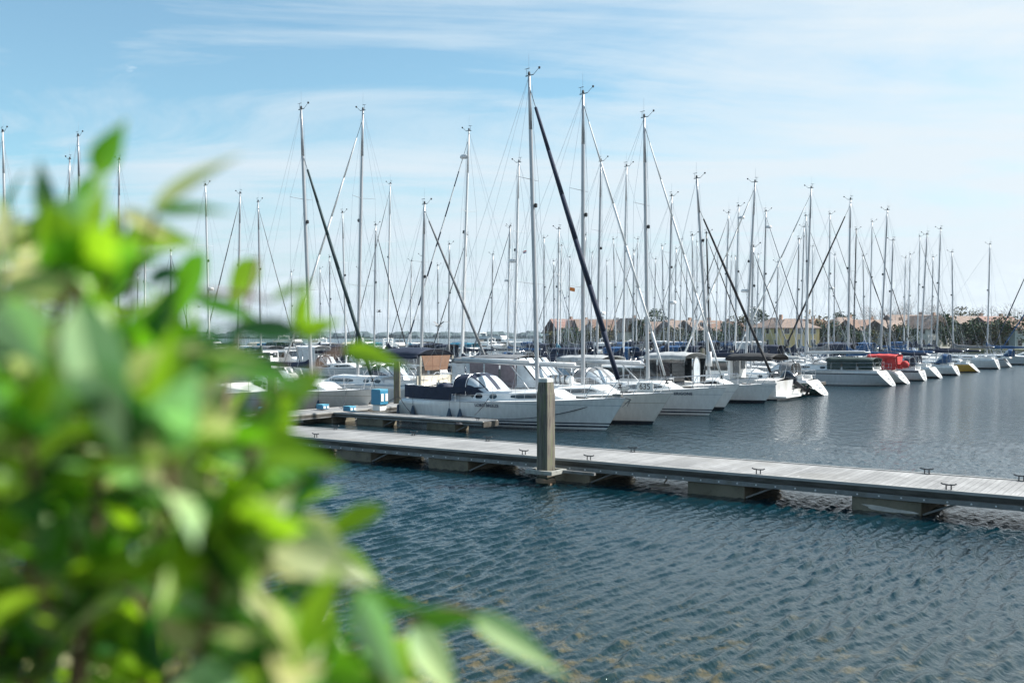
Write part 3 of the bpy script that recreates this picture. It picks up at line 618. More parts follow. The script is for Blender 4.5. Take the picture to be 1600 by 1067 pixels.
def rig(H, parent, mx, top, dxt, furl='white', frac=0.97, mm=None, cover='navy', boomlen=4.2, spreaders=2, radar=None, near=True, dyt=0.0, boomz=1.25, furl_r=None, striped=False, sw=0.95, flag=None, cover_h=0.34, vane=True, boomf=None):
    """mast at local x = mx, head at height top displaced dxt aft(-)/forward; rigging, boom, furled headsail"""
    mm = mm or ALU; zb = H.deck_z(mx) + 0.35; r = 0.095 if near else 0.085
    A = Vector((mx, 0, zb - 0.4)); T = Vector((mx + dxt, dyt, top)); D = T - A
    def M(k): return A + D * k
    b = MB(); nn = 6
    for i in range(nn):
        k0, k1 = i / nn, (i + 1) / nn; rr = lambda k: r * (1 - 0.12 * k) * (1 if k < 0.8 else 1 - 0.35 * (k - 0.8) / 0.2)
        b.tube(M(k0), M(k1), rr(k0), rr(k1), 8, caps=(i == nn - 1))
    mast = b.build('mast', mm, parent, smooth=True)
    b = MB(); sk = [0.36, 0.68] if spreaders == 2 else [0.5] if spreaders == 1 else []
    tips = []
    for k in sk:
        c = M(k); w = sw * (1 if k < 0.5 else 0.8)
        for sd_ in (-1, 1):
            e = c + Vector((-0.22, sd_ * w, 0.06)); b.tube(c, e, 0.03, 0.018, 5, flat=0.5)
            tips.append((k, sd_, e))
    if sk: b.build('spreader', mm, mast)
    if vane:
        b = MB(); b.tube(T + Vector((-0.18, 0, 0)), T + Vector((0.22, 0, 0.02)), 0.025, 0.02, 5)
        b.tube(T + Vector((0.2, 0, 0)), T + Vector((0.50, 0, 0.26)), 0.012, 0.01, 4); b.lathe(T + Vector((0.52, 0, 0.27)), [(0.015, -0.06), (0.05, -0.03), (0.05, 0.03), (0.01, 0.05)], 6)
        b.tube(T + Vector((-0.12, 0, 0)), T + Vector((-0.12, 0.0, 0.32)), 0.010, 0.01, 4); b.tube(T + Vector((-0.24, 0, 0.30)), T + Vector((0.02, 0, 0.32)), 0.008, 0.016, 4)
        b.lathe(T + Vector((0, 0, 0)), [(0.05, 0), (0.06, 0.08), (0.045, 0.16), (0.01, 0.18)], 7)
        b.build('masthead_instruments', BLACK, mast)
        b = MB(); b.tube(T + Vector((-0.05, 0.05, 0)), T + Vector((-0.05, 0.05, 0.95)), 0.006, 0.005, 4); b.build('antenna', WIRE, mast)
    # lamp on the front of the mast
    b = MB(); c = M(0.60 if spreaders != 1 else 0.7) + Vector((r + 0.06, 0, 0)); b.lathe(c, [(0.03, -0.1), (0.075, -0.07), (0.075, 0.06), (0.03, 0.09)], 8); b.build('mast_lamp', BLACK, mast)
    xb = H.xs(1, 1) - 0.12; x0 = H.xs(0, 1) + 0.1; wr = 0.0065 if near else 0.008
    FT = M(frac); b = MB()
    fs = Vector((xb, 0, H.fb + 0.1))
    if furl is None: b.tube(fs, FT, wr, wr, 4)
    for sd_ in (-1, 1):   # shrouds and split backstay
        ch = Vector((mx - 0.15, sd_ * (H.deck_half(mx) - 0.12), H.deck_z(mx)))
        pts = [ch] + [e for k, q, e in tips if q == sd_] + [M(min(frac + 0.01, 1))]
        for p_, q_ in zip(pts[:-1], pts[1:]): b.tube(p_, q_, wr, wr, 4)
        if sk: b.tube(ch + Vector((0.35, -sd_ * .1, 0)), M(sk[0] - 0.02), wr, wr, 4); b.tube(ch + Vector((-0.4, -sd_ * .1, 0)), M(sk[0] - 0.02), wr, wr, 4)
        if len(sk) > 1: b.tube([e for k, q, e in tips if q == sd_][0], M(sk[1] - 0.02), wr, wr, 4)
        b.tube((x0, sd_ * (H.deck_half(x0) - 0.15), H.fs + 0.05), (x0 + (mx - x0) * 0.24, 0, top * 0.28), wr, wr, 4)
    b.tube((x0 + (mx - x0) * 0.24, 0, top * 0.28), T, wr, wr, 4)
    bl = boomf or boomlen; bz = zb + boomz - 0.35; be = Vector((mx - bl, 0, bz + 0.12))
    b.tube(be, T, wr * 0.8, wr * 0.8, 4)                      # topping lift
    b.tube(M(0.3) + Vector((0.14, .05, 0)), M(0.97) + Vector((0.12, .05, 0)), wr, wr, 4)   # halyards beside the mast
    for j in range(2 if near else 1): b.tube(M(0.62), (mx - bl * (0.35 + 0.35 * j), (-1) ** j * 0.12, bz + 0.1), wr * 0.7, wr * 0.7, 4)   # lazy jacks
    b.build('rigging', WIRE, parent)
    if furl is not None:
        fr_ = furl_r or (0.075 if furl != 'white' else 0.06); D2 = FT - fs; b = MB(); m_ = FAB[furl]
        segs = 14 if striped else 6
        for i in range(segs):
            k0, k1 = 0.05 + 0.88 * i / segs, 0.05 + 0.88 * (i + 1) / segs; rr = lambda k: fr_ * (0.55 + 0.55 * sin(pi * min(1, 0.25 + k * 0.75)) ** 1.0)
            b.tube(fs + D2 * k0, fs + D2 * k1, rr(k0), rr(k1), 7, m=(i % 2 if striped else 0), caps=True)
        fo = b.build('furled_sail', [m_, FAB['white']] if striped else m_, parent, smooth=not striped)
        b = MB(); b.tube(fs, fs + D2 * 0.05, 0.012, 0.012, 5); b.tube(fs + D2 * 0.93, FT, 0.014, 0.014, 5); b.lathe(fs + D2 * 0.03 , [(0.02, -0.09), (0.10, -0.08), (0.10, -0.05), (0.03, -0.03), (0.03, 0.02), (0.10, 0.05), (0.10, 0.07)], 9); b.build('furling_drum', BLACK, fo)
    # boom with sail and cover
    b = MB(); a_ = Vector((mx - 0.12, 0, bz)); b.tube(a_, be, 0.075, 0.065, 8); b.tube((mx - 0.15, 0, zb - 0.25), a_ + (be - a_) * 0.32, 0.03, 0.03, 5); boom = b.build('boom', mm if mm is not BLKM else ALU, parent, smooth=True)
    if cover:
        b = MB(); n = 12; rg = []
        for i in range(n + 1):
            k = i / n; c = a_ + (be - a_) * (k * 0.97) ; hh = cover_h * (1.25 - 0.95 * k ** 0.8) * (1 + 0.10 * sin(9 * k + mx)); hh = max(hh, 0.08)
            if i == 0: hh *= 1.5
            w = 0.13 * (1.15 - 0.5 * k)
            rg.append([(c.x, -w * .9, c.z - 0.09), (c.x, -w, c.z + hh * .35), (c.x, -w * .5, c.z + hh * .85), (c.x, 0, c.z + hh), (c.x, w * .5, c.z + hh * .85), (c.x, w, c.z + hh * .35), (c.x, w * .9, c.z - 0.09)])
        b.loft(rg, closed=True, caps=True); b.build('sail_cover', FAB[cover], boom, smooth=True)
        if cover_h > 0.3:
            b = MB(); b.tube(A + Vector((0, 0, bz - A.z - 0.1)), A + Vector((0, 0, bz - A.z + cover_h * 2.2)), 0.15, 0.10, 8); b.build('cover_collar', FAB[cover], boom, smooth=True)
    else:
        b = MB(); b.tube(a_ + Vector((-0.3, 0, 0.12)), be + Vector((0.4, 0, 0.09)), 0.09, 0.05, 7); b.build('flaked_sail', FAB['white'], boom, smooth=True)
    if radar:
        c = M(radar) + Vector((0.32, 0, 0)); b = MB(); b.tube(M(radar), c, 0.03, 0.03, 5); b.lathe(c, [(0.12, -0.12), (0.24, -0.1), (0.26, 0.0), (0.2, 0.1), (0.05, 0.13)], 12); b.build('radar_dome', ALUW, mast, smooth=False)
    if flag:
        kz, kind = flag; c = M(kz) + Vector((-0.3, -0.7, 0)); flag_mesh(c, kind, mast)
    return mast
FLAGM = {}
def flag_mesh(c, kind, parent, s=0.27):
    b = MB(); cols = {'tricolour': [mat('flag_red', (0.5, 0.03, 0.04), 0.8), mat('flag_white', (0.75, 0.75, 0.75), 0.8), mat('flag_navy', (0.02, 0.04, 0.2), 0.8)], 'orange': [mat('flag_orange', (0.75, 0.22, 0.04), 0.8)] * 3, 'cross': [mat('flag_navy', (0.02, 0.04, 0.2), 0.8), mat('flag_white', (0.75, 0.75, 0.75), 0.8)] , 'red': [mat('flag_red', (0.5, 0.03, 0.04), 0.8)] * 3}[kind]
    n = 8; rows = 9
    def P(i, j): x = i / n * s; return (c[0] + x, c[1] + 0.06 * sin(5 * x + 1), c[2] - j / rows * s * 0.62 - 0.10 * x * x - 0.05 * sin(4 * x))
    for i in range(n):
        for j in range(rows):
            if kind == 'cross': mi = 1 if (abs((i + .5) / n - (j + .5) / rows) < 0.13 or abs((i + .5) / n + (j + .5) / rows - 1) < 0.13) else 0
            else: mi = j * 3 // rows
            b.add([P(i, j), P(i + 1, j), P(i + 1, j + 1), P(i, j + 1)], [(0, 3, 2, 1)], mi)
    return b.build('flag', cols, parent)
def deck_gear(H, parent, x1, n=2):
    for i in range(n):
        b = MB(); x = x1 + 0.4 + i * 1.3; z = H.deck_z(x) + 0.06; b.box((x, 0, z + 0.03), (0.55, 0.5, 0.05)); b.build('hatch', GLASS, parent)
def ladder(H, parent):
    b = MB(); x = -H.L / 2 + 0.0
    for sd_ in (-0.16, 0.16): b.tube((x + H.scoop * .7 - 0.06, sd_, H.fs * .75), (x - 0.05, sd_, -0.05), 0.014, 0.014, 5)
    for k in range(4): xx = x + H.scoop * (.15 + .18 * k) - 0.07; b.tube((xx, -0.16, H.fs * (0.14 + 0.18 * k)), (xx, 0.16, H.fs * (0.14 + 0.18 * k)), 0.013, 0.013, 5)
    b.build('boarding_ladder', STEEL, parent)
def yacht(L, B, xy, heading, label, hull='plain', mastx=None, top=14, dxt=-0.3, furl='white', cover='navy', hoodc='navy', near=False, tent=None, mm=None, radar=None, group='sailing yachts moored in rows', spreaders=2, striped=False, full=0.78, flag=None, fb=1.25, fs=0.95, scoop=0.75, frac=0.97, deckm=None, **kw):
    H = Hull(L, B, fb, fs, 0.85 * L / 10, scoop, full); r = empty('sailing_yacht', (xy[0], xy[1], 0), heading); tag(r, label, 'sailing yacht', group)
    ho = H.build(r, HULLS[hull], deckm or DECK, 24 if near else 14, rail=True)
    mastx = L * 0.12 if mastx is None else mastx
    trunk(H, mastx - L * 0.26, mastx + L * 0.17, 0.42, 0.66, r, windows=((0.06, 0.14), (0.22, 0.30), (0.45, 0.85)) if near else ((0.1, 0.35), (0.45, 0.85)))
    b = MB(); x0 = H.xs(0, 1) + 0.25; x1 = mastx - L * 0.25   # cockpit coamings and well
    for sd_ in (-1, 1): b.box(((x0 + x1) / 2, sd_ * H.B * 0.27, H.deck_z(x0) + 0.14), (x1 - x0, 0.22, 0.3), taper=0.93)
    b.build('coaming', WHITE, r)
    b = MB(); b.box(((x0 + x1) / 2 + 0.1, 0, H.deck_z(x0) + 0.05), (x1 - x0 - 0.4, H.B * 0.3, 0.06)); b.build('cockpit_sole', TEAK, r)
    b = MB(); wx = x0 + 0.9; wz = H.deck_z(wx); b.tube((wx, 0, wz), (wx, 0, wz + 0.8), 0.05, 0.04, 6)
    pts = [(wx - 0.08, 0.42 * cos(a), wz + 0.75 + 0.42 * sin(a)) for a in [2 * pi * j / 14 for j in range(15)]]; b.path(pts, 0.014, 4); b.build('steering_wheel', STEEL, r)
    rails(H, r, near)
    ca = mastx - L * 0.26
    if hoodc: hood(r, ca - (1.15 if near else .35), ca + 0.95, H.B * 0.33, H.deck_z(ca) + 0.22, 0.95, FAB[hoodc])
    if tent: canopy(r, x0 + 0.1, ca - 0.2, H.B * 0.36, H.deck_z(x0) + 0.28, H.deck_z(x0) + 1.85, FAB[tent], 'cockpit_tent', sides=CLEAR if tent in ('white', 'grey') else FAB[tent])
    deck_gear(H, r, mastx + 0.6, 2); ladder(H, r)
    rig(H, r, mastx, top, dxt, furl, frac, mm, cover, L * 0.42, spreaders, radar, near, striped=striped, flag=flag, **kw)
    return r, H
def fender(x, y, z, label, rr=0.12, col=None, rope=0.8):
    r = empty('fender', (x, y, z)); tag(r, label, 'fender', 'fenders hanging from the boats')
    b = MB(); b.lathe((0, 0, 0), [(0.03, -0.34), (rr * 1.0, -0.26), (rr * 1.15, -0.12), (rr * .8, 0.05), (0.05, 0.24), (0.03, 0.3)], 12); b.build('bladder', col or mat('fender_navy', (0.02, 0.05, 0.09), 0.5), r, smooth=True)
    b = MB(); b.tube((0, 0, 0.28), (0, 0, 0.28 + rope), 0.008, 0.008, 4); b.build('lanyard', ROPE, r); return r
def line(name, p, q, sag, label, m=ROPE, r=0.016, group='mooring lines of the nearest yachts'):
    b = MB(); p = Vector(p); q = Vector(q); pts = [p.lerp(q, i / 14) - Vector((0, 0, sag * 4 * (i / 14) * (1 - i / 14))) for i in range(15)]
    c = pts[0].copy(); b.path([a - c for a in pts], r, 6); o = b.build(name, m); o.location = c; tag(o, label, 'mooring line', group); return o
def motorboat(L, B, xy, heading, label, style='cabin', hull='plain', canopyc=None, group='motor boats moored in the rows', near=False, name='motor_cruiser', fb=1.35, fs=1.0, outboard=False, arch=False):
    H = Hull(L, B, fb, fs, 0.9, -0.05, 0.92, 2.6, False); r = empty(name, (xy[0], xy[1], 0), heading); tag(r, label, 'motor boat', group)
    H.build(r, HULLS[hull], DECK, 14)
    k = L / 9; z = H.deck_z(0); b = MB()
    x0, x1, x2 = -0.18 * L, 0.12 * L, 0.36 * L; w = B * 0.40
    hh = 1.25 if style != 'open' else 0.5
    sec = [(x0, w, z - 0.02, hh), (x0 + 0.02, w, z - 0.02, hh + 0.02), (x1 - .1, w * .95, z, hh), (x1 + 0.75 * k, w * .82, z, 0.46), (x2, w * .38, H.deck_z(x2) - 0.01, 0.10)]
    b.loft([[(x, -ww, zz_), (x, -ww * .92, zz_ + h_ * .9), (x, -ww * .8, zz_ + h_), (x, ww * .8, zz_ + h_), (x, ww * .92, zz_ + h_ * .9), (x, ww, zz_)] for x, ww, zz_, h_ in sec], caps=True)
    cab = b.build('cabin', WHITE, r)
    if style != 'open':
        for sd_ in (-1, 1):
            for (a, c) in ((x0 + 0.15, (x0 + x1) / 2 - 0.05), ((x0 + x1) / 2 + 0.05, x1 - 0.15)):
                b = MB(); q = [(a, w * .962 + .014, z + 0.42 * hh), (c, w * .96 + .014, z + 0.42 * hh), (c - 0.05, w * .93 + .012, z + 0.86 * hh), (a, w * .935 + .012, z + 0.86 * hh)]
                q = [(x, sd_ * y, zz_) for x, y, zz_ in q]; b.add(q, [(0, 1, 2, 3)][:: 1] if sd_ > 0 else [(3, 2, 1, 0)]); b.build('window', GLASS, cab)
        b = MB(); xa, xb_ = x1 + 0.0, x1 + 0.68 * k
        b.add([(xa - 0.02, -w * .78, z + hh * .93 + .03), (xb_, -w * .7, z + 0.60), (xb_, w * .7, z + 0.60), (xa - 0.02, w * .78, z + hh * .93 + .03)], [(0, 1, 2, 3)]); b.build('windscreen', GLASS, cab)
    b = MB(); b.box((x0 - .012, .25 * w, z + .52 * max(hh, .6)), (.03, w * .7, max(hh, .6) * .72)); b.box((x0 - .012, -.6 * w, z + .66 * max(hh, .6)), (.03, w * .5, max(hh, .6) * .4)); b.build('aft_door', GLASS, cab)
    if style == 'fly':
        b = MB(); zt = z + hh; b.loft([[(x, -w * .8 * q, zt), (x, -w * .85 * q, zt + h_), (x, w * .85 * q, zt + h_), (x, w * .8 * q, zt)] for x, q, h_ in ((x0 - 0.9 * k, 1, 0.1), (x0, 1, 0.4), (x1 - 0.5, 1, 0.5), (x1 + 0.1, .8, 0.1))], caps=True); b.build('flybridge', WHITE, r)
        b = MB(); b.add([(x1 - 0.5, -w * .7, zt + .5), (x1 - 0.75, -w * .65, zt + .85), (x1 - 0.75, w * .65, zt + .85), (x1 - 0.5, w * .7, zt + .5)], [(0, 1, 2, 3)]); b.build('windscreen', GLASS, r)
        arch = True
    if arch or style == 'fly':
        b = MB(); za = z + hh + (0.4 if style == 'fly' else 0); xa = x0 + 0.2
        for sd_ in (-1, 1): b.box((xa - 0.15, sd_ * w * .8, za + 0.3), (0.25, 0.07, 0.75))
        b.box((xa - 0.15, 0, za + 0.7), (0.3, w * 1.66, 0.07)); b.lathe((xa - .15, 0, za + 0.74), [(0.14, 0), (0.2, 0.06), (0.16, 0.16), (0.03, 0.2)], 10); b.tube((xa - .15, w * .6, za + .7), (xa - .3, w * .6, za + 2.2), 0.012, 0.006, 4); b.build('radar_arch', WHITE, r)
    if canopyc:
        xe = H.xs(0, 1) + 0.35; canopy(r, xe, (x0 + 0.15) if style != 'open' else x1, B * 0.38, H.deck_z(xe) + 0.05, z + hh + (0.28 if style != 'open' else 0.9), FAB[canopyc], 'cockpit_tent', sides=FAB[canopyc] if canopyc not in ('white', 'grey', 'brown') else CLEAR)
    b = MB(); b.box((-L / 2 - 0.25, 0, 0.22), (0.75, B * .8, 0.08)); b.build('swim_platform', WHITE, r)
    b = MB(); xb_ = H.xs(1, 1)
    for sd_ in (-1, 1):
        pts = [(x, sd_ * max(.03, H.deck_half(x) - .08), H.deck_z(x) + 0.55) for x in [x1 + (xb_ - 0.1 - x1) * i / 5 for i in range(6)]]; b.path(pts, 0.015, 4)
        for q in pts: b.tube((q[0], q[1], q[2] - 0.55), q, 0.012, 0.012, 4)
    b.build('bow_rail', STEEL, r)
    if outboard:
        ob = empty_part = MB(); ob.loft([[(x - L / 2 - 0.35, -y, zz_), (x - L / 2 - 0.35, y, zz_), (x - L / 2 - 0.35 - t_, y * .9, zz_ + h_), (x - L / 2 - 0.35 - t_, -y * .9, zz_ + h_)] for x, y, zz_, h_, t_ in ((0.2, .1, .55, .5, 0), (0, .2, .5, .72, 0.05), (-.5, .2, .48, .7, .05), (-.62, .1, .55, .45, 0))], closed=True, caps=True)
        ob.tube((-L / 2 - 0.6, 0, 0.5), (-L / 2 - 0.9, 0, -0.25), 0.13, 0.07, 8); o = ob.build('outboard_motor', mat('outboard_navy', (0.012, 0.02, 0.035), 0.25, coat=0.5), r); md = o.modifiers.new('bevel', 'BEVEL'); md.width = 0.04; md.segments = 2
    return r

# ---- the nearest yachts, placed by where their ends stand on the berth line
def at(s, v): return W(s, v)
def side_text(H, s_, size, x, z, name, m=None, wid=1.0):
    """lettering on the near (starboard) topside"""
    h = z / H.sheer(H.t_at(x)); y = -H.half(H.t_at(x, h), h)
    y2 = -H.half(H.t_at(x + 0.3, h), h); ang = atan2(y2 - y, 0.3)
    hh = min(h + .15, 1); yo = -H.half(H.t_at(x, hh), hh); tilt = atan2(abs(yo) - abs(y), (hh - h) * 1.1)
    o = text(s_, size, name, m or mat('lettering_navy', (0.03, 0.045, 0.09), 0.5), H.obj, (x, y - 0.012, z), (radians(90) + tilt * 0, 0, ang), 0.006); o.scale.x = wid; o.rotation_euler = (radians(90) + tilt, 0, ang); return o
# 1: the nearest yacht
L1 = 10.6
r1, H1 = yacht(L1, 3.45, at(0, -L1 / 2), HEAD, 'nearest white yacht, LORD BREEZE on its side, navy furled sail', 'triple', mastx=L1 / 2 - 3.3, top=14.85, dxt=-0.45, furl='navy', cover=None, hoodc='navy', near=True, fb=1.32, fs=1.0, furl_r=0.105, sw=1.05, frac=0.965, boomz=1.5)
side_text(H1, 'LORD BREEZE', 0.19, 0.55, 0.90, 'boat_name')
# navy weather cloths on the stern rail, both sides
x0 = H1.xs(0, 1)
for sd_ in (-1, 1):
    b = MB(); pts = [x0 + 0.1 + 3.1 * i / 12 for i in range(13)]
    lo = [(x, sd_ * (H1.deck_half(x) - 0.02), H1.deck_z(x) + 0.05) for x in pts]; hi = [(x, sd_ * (H1.deck_half(x) - 0.03 + 0.015 * sin(7 * x)), H1.deck_z(x) + 0.64 - 0.03 * sin(pi * ((x - x0) * 1.3 % 1))) for x in pts]
    b.loft([lo, hi]); o = b.build('weather_cloth', FAB['navy'], r1); md = o.modifiers.new('solid', 'SOLIDIFY'); md.thickness = 0.012
b = MB(); bb = [(x0 + 3.1 + 1.9 * i / 8) for i in range(9)]
b.loft([[(x, -(H1.deck_half(x) - 0.02), H1.deck_z(x) + 0.30 + 0.04 * i) for i, x in enumerate(bb)], [(x, -(H1.deck_half(x) - 0.03), H1.deck_z(x) + 0.63) for x in bb]]); o = b.build('weather_cloth', FAB['navy'], r1); md = o.modifiers.new('solid', 'SOLIDIFY'); md.thickness = 0.012
b = MB(); b.lathe((x0 + 1.9, -0.5, 1.15), [(0.4, 0), (0.46, 0.25), (0.3, 0.5), (0.05, 0.6)], 12); b.build('wheel_cover', FAB['navy'], r1, smooth=True)
b = MB(); b.box((L1 / 2 + 0.55, 0, 1.42), (0.35, 0.18, 0.12)); b.tube((L1 / 2 + 0.3, 0, 1.45), (L1 / 2 + 1.15, 0, 1.28), 0.03, 0.025, 6)
for sd_ in (-1, 1): b.tube((L1 / 2 + 1.1, 0, 1.28), (L1 / 2 + 0.85, sd_ * 0.2, 0.98), 0.03, 0.012, 5)
b.build('anchor', GALV, r1)
# 2
L2 = 11.0
r2, H2 = yacht(L2, 3.7, at(3.7, .2 - L2 / 2), HEAD, 'second nearest yacht, plate 635 on its bow, liferaft on deck', 'beige', mastx=L2 / 2 - 3.5, top=14.75, dxt=0.0, furl='white', cover=None, hoodc=None, near=True, fb=1.36, fs=1.05, furl_r=0.05, sw=1.0, deckm=DECK, flag=(0.36, 'orange'))
xc = H2.xs(0, 1)
canopy(r2, xc + 1.2, xc + 3.9, 1.25, 1.35, 2.75, FAB['grey'], 'cockpit_tent', sides=mat('screen_mauve', (0.20, 0.16, 0.18), .4, var=.4))
# big clear windscreen in front of the tent
b = MB(); xa = xc + 3.95
for i in range(4):
    y0_, y1_ = -1.2 + 0.6 * i + 0.03, -1.2 + 0.6 * (i + 1) - 0.03; b.add([(xa + 1.25, y0_ * .95, 1.55), (xa + 1.25, y1_ * .95, 1.55), (xa + 0.05, y1_, 2.78), (xa + 0.05, y0_, 2.78)], [(0, 1, 2, 3)])
for sd_ in (-1, 1): b.add([(xa + 1.22, sd_ * 1.16, 1.5), (xa + 0.02, sd_ * 1.24, 2.78), (xa + 0.0, sd_ * 1.24, 1.45)], [(0, 1, 2)])
o = b.build('tent_windscreen', CLEAR, r2); md = o.modifiers.new('solid', 'SOLIDIFY'); md.thickness = 0.015
b = MB()
for y_ in (-1.2, -.6, 0, .6, 1.2): b.tube((xa + 1.27, y_ * .95, 1.5), (xa + 0.05, y_, 2.8), 0.03, 0.03, 5)
b.build('seam', FAB['black'], o)
b = MB(); lx = xc + 5.75; rg = []
for i in range(9): rg.append([(lx + 1.15 * i / 8 - .57, 0.27 * cos(a) - .35, 1.82 + 0.19 * sin(a)) for a in [2 * pi * j / 12 for j in range(12)]])
b.loft(rg, closed=True, caps=True); lo_ = b.build('liferaft_canister', WHITE, r2, smooth=False)
b = MB()
for k in (-.35, -.1, .15, .4): b.box((lx + k, -.35, 1.82), (0.05, .57, .41))
b.build('strap', mat('strap_dark', (.1, .1, .1), .7), lo_)
PLATE = mat('number_plate', (0.78, 0.78, 0.76), .5)
b = MB(); b.box((H2.xs(1, 1) - 1.05, -0.48, 1.62), (0.78, 0.03, 0.36)); pl = b.build('number_plate', PLATE, r2)
text('635', 0.36, 'number', mat('lettering_black', (0.01, 0.01, 0.012), 0.5), pl, (H2.xs(1, 1) - 1.05, -0.50, 1.62), (radians(90), 0, 0))
# 3
L3 = 10.6
r3, H3 = yacht(L3, 3.45, at(9.4, .3 - L3 / 2), HEAD, 'third nearest yacht, white, with ERIGONE lettered on its bow and striped waterline', 'triple', mastx=L3 / 2 - 3.25, top=14.7, dxt=-0.22, furl='white', cover=None, hoodc='grey', near=True, fb=1.36, fs=1.0, furl_r=0.05, sw=1.05)
side_text(H3, 'ERIGONE', 0.21, L3 / 2 - 0.95, 1.04, 'boat_name')
# pilothouse motor boat behind, whose grey awning shows between masts of 2 and 3
motorboat(9.2, 3.3, at(6.7, -8.0), HEAD, 'motor cruiser with long pale awning and green side screens between the 635 yacht and ERIGONE', 'cabin', 'plain', 'grey', near=True, fb=1.4)
r = motorboat(9.6, 3.4, at(13.0, -5.3), HEAD, 'motor cruiser with rounded pale tent and tall arched window just behind ERIGONE', 'cabin', 'plain', 'stone', near=True)
# arched door of its front tent
canopy(r, 0.9, 3.3, 1.3, 1.3, 2.75, FAB['stone'], 'fore_tent', sides=GLASS, arch=0.22)
b = MB(); ar = [(3.33, .42 * cos(a), 1.35 + .85 + .5 * sin(a)) for a in [pi * j / 12 for j in range(13)]] + [(3.33, -.42, 1.35), (3.33, .42, 1.35)]; b.add(ar, [tuple(range(len(ar)))]); o_ = b.build('arched_window', CLEAR, r)
b = MB(); b.path(ar + [ar[0]], .03, 5); b.build('seam', FAB['grey'], o_)
# 4 small yacht with black furled sail
r4, H4 = yacht(8.6, 2.9, at(19.3, -.7 - 4.3), HEAD, 'small white yacht with single pale mast and black furled sail, bow beside the outboard boat', 'plain', mastx=4.3 - 3.3, top=13.1, dxt=-0.85, furl='black', cover='white', hoodc=None, near=True, fb=1.12, fs=.85, frac=0.86, spreaders=1)
# 5 sedan cruiser with black awning
r5 = motorboat(9.0, 3.3, at(23.0, -.9 - 4.5), HEAD + pi, 'white sedan cruiser with dark windows and black peaked awning over its stern', 'cabin', 'bluetop', None, near=True, fb=1.5, fs=1.15)
canopy(r5, -4.3, -1.4, 1.4, 1.15, 2.5, FAB['black'], 'stern_awning', arch=0.28, lean=0.0)
# 6 boat with big outboard
def outboard(parent, x, z, s=1.0, tilt=0.9):
    o = empty('outboard_motor', (x, 0, z)); o.parent = parent; o.rotation_euler = (0, tilt, 0); o.scale = (s, s, s)
    b = MB(); rg = []
    for k, w, d, dx in ((0, .13, .20, 0), (.08, .19, .30, 0), (.35, .22, .36, .02), (.62, .21, .34, .03), (.74, .12, .2, .02)):
        rg.append([(dx + d * math.copysign(abs(cos(a)) ** .6, cos(a)), w * math.copysign(abs(sin(a)) ** .6, sin(a)), k) for a in [2 * pi * j / 16 for j in range(16)]])
    b.loft(rg, closed=True, caps=True); b.build('cowl', mat('outboard_navy', (0.012, 0.02, 0.035), 0.25, coat=0.5), o, smooth=True)
    b = MB(); b.tube((0, 0, 0.02), (0, 0, -0.75), 0.13, 0.08, 8, flat=.5); b.tube((-.22, 0, -.78), (.25, 0, -.78), 0.09, 0.05, 8); b.box((0, 0, -.55), (.45, .35, .03)); b.build('lower_leg', BLACK, o)
    b = MB()
    for j in range(3): a = 2 * pi * j / 3; b.add([(-.25, .03 * cos(a), -.78 + .03 * sin(a)), (-.30, .19 * cos(a - .3), -.78 + .19 * sin(a - .3)), (-.24, .2 * cos(a + .4), -.78 + .2 * sin(a + .4))], [(0, 1, 2), (2, 1, 0)])
    b.build('propeller', STEEL, o)
    b = MB(); b.box((0.0, -0.22, 0.42), (.30, .012, .09)); b.build('stripe', mat('gold', (.5, .38, .12), .4), o); return o
r6 = motorboat(6.6, 2.4, at(26.0, -1.3 - 3.3), HEAD + pi, 'small white open motor boat with a large tilted navy outboard at its stern', 'open', 'plain', None, fb=.9, fs=.5, name='outboard_boat')
outboard(r6, -3.35, 0.9, 1.25, 1.0)
# 7 dark green yacht, stern out
def stern_yacht(s, v_end, L, B, label, **kw):
    return yacht(L, B, at(s, v_end - L / 2), HEAD + pi, label, scoop=kw.pop('scoop', .95), full=kw.pop('full', 0.80), **kw)
stern_yacht(28.9, -.2, 9.8, 3.3, 'dark green yacht with wide white transom and ladder beside the big navy outboard', hull='green', mastx=.6, top=14.1, dxt=-.7, furl='white', cover=None, hoodc='grey', near=True, radar=.45)
r8, H8 = stern_yacht(43.7, .3, 12.2, 3.8, 'grey yacht with black sheer stripe and dark green cockpit tent, white transom out', hull='grey', mastx=.8, top=15.6, dxt=-.5, furl='white', cover=None, hoodc=None, near=True, fb=1.35, fs=1.15)
canopy(r8, -4.9, -1.3, 1.25, 1.2, 2.0, FAB['green'], 'cockpit_tent', sides=FAB['green'])
b = MB(); b.loft([[(-1.3, -1.2, 2.1), (-1.3, 1.2, 2.1)], [(0.3, -1.1, 1.75), (0.3, 1.1, 1.75)]]); b.build('tent_front', CLEAR, r8)
r9, H9 = stern_yacht(47.8, .4, 10.0, 3.4, 'cream yacht with bright red cockpit tent, next to the grey yacht', hull='beige', mastx=-.2, top=15.0, dxt=-.2, furl='black', cover='blue', hoodc='red', near=True, fs=1.0)
canopy(r9, -4.3, -2.0, 1.1, 1.1, 2.2, FAB['red'], 'cockpit_tent', sides=FAB['red'], back=(FAB['red'], 'aft'))
b = MB(); b.lathe((-4.8, .4, 1.55), [(0.1, -.3), (0.3, -.2), (.34, .05), (.2, .25), (.05, .3)], 10); b.build('rolled_cover', FAB['red'], r9, smooth=True)
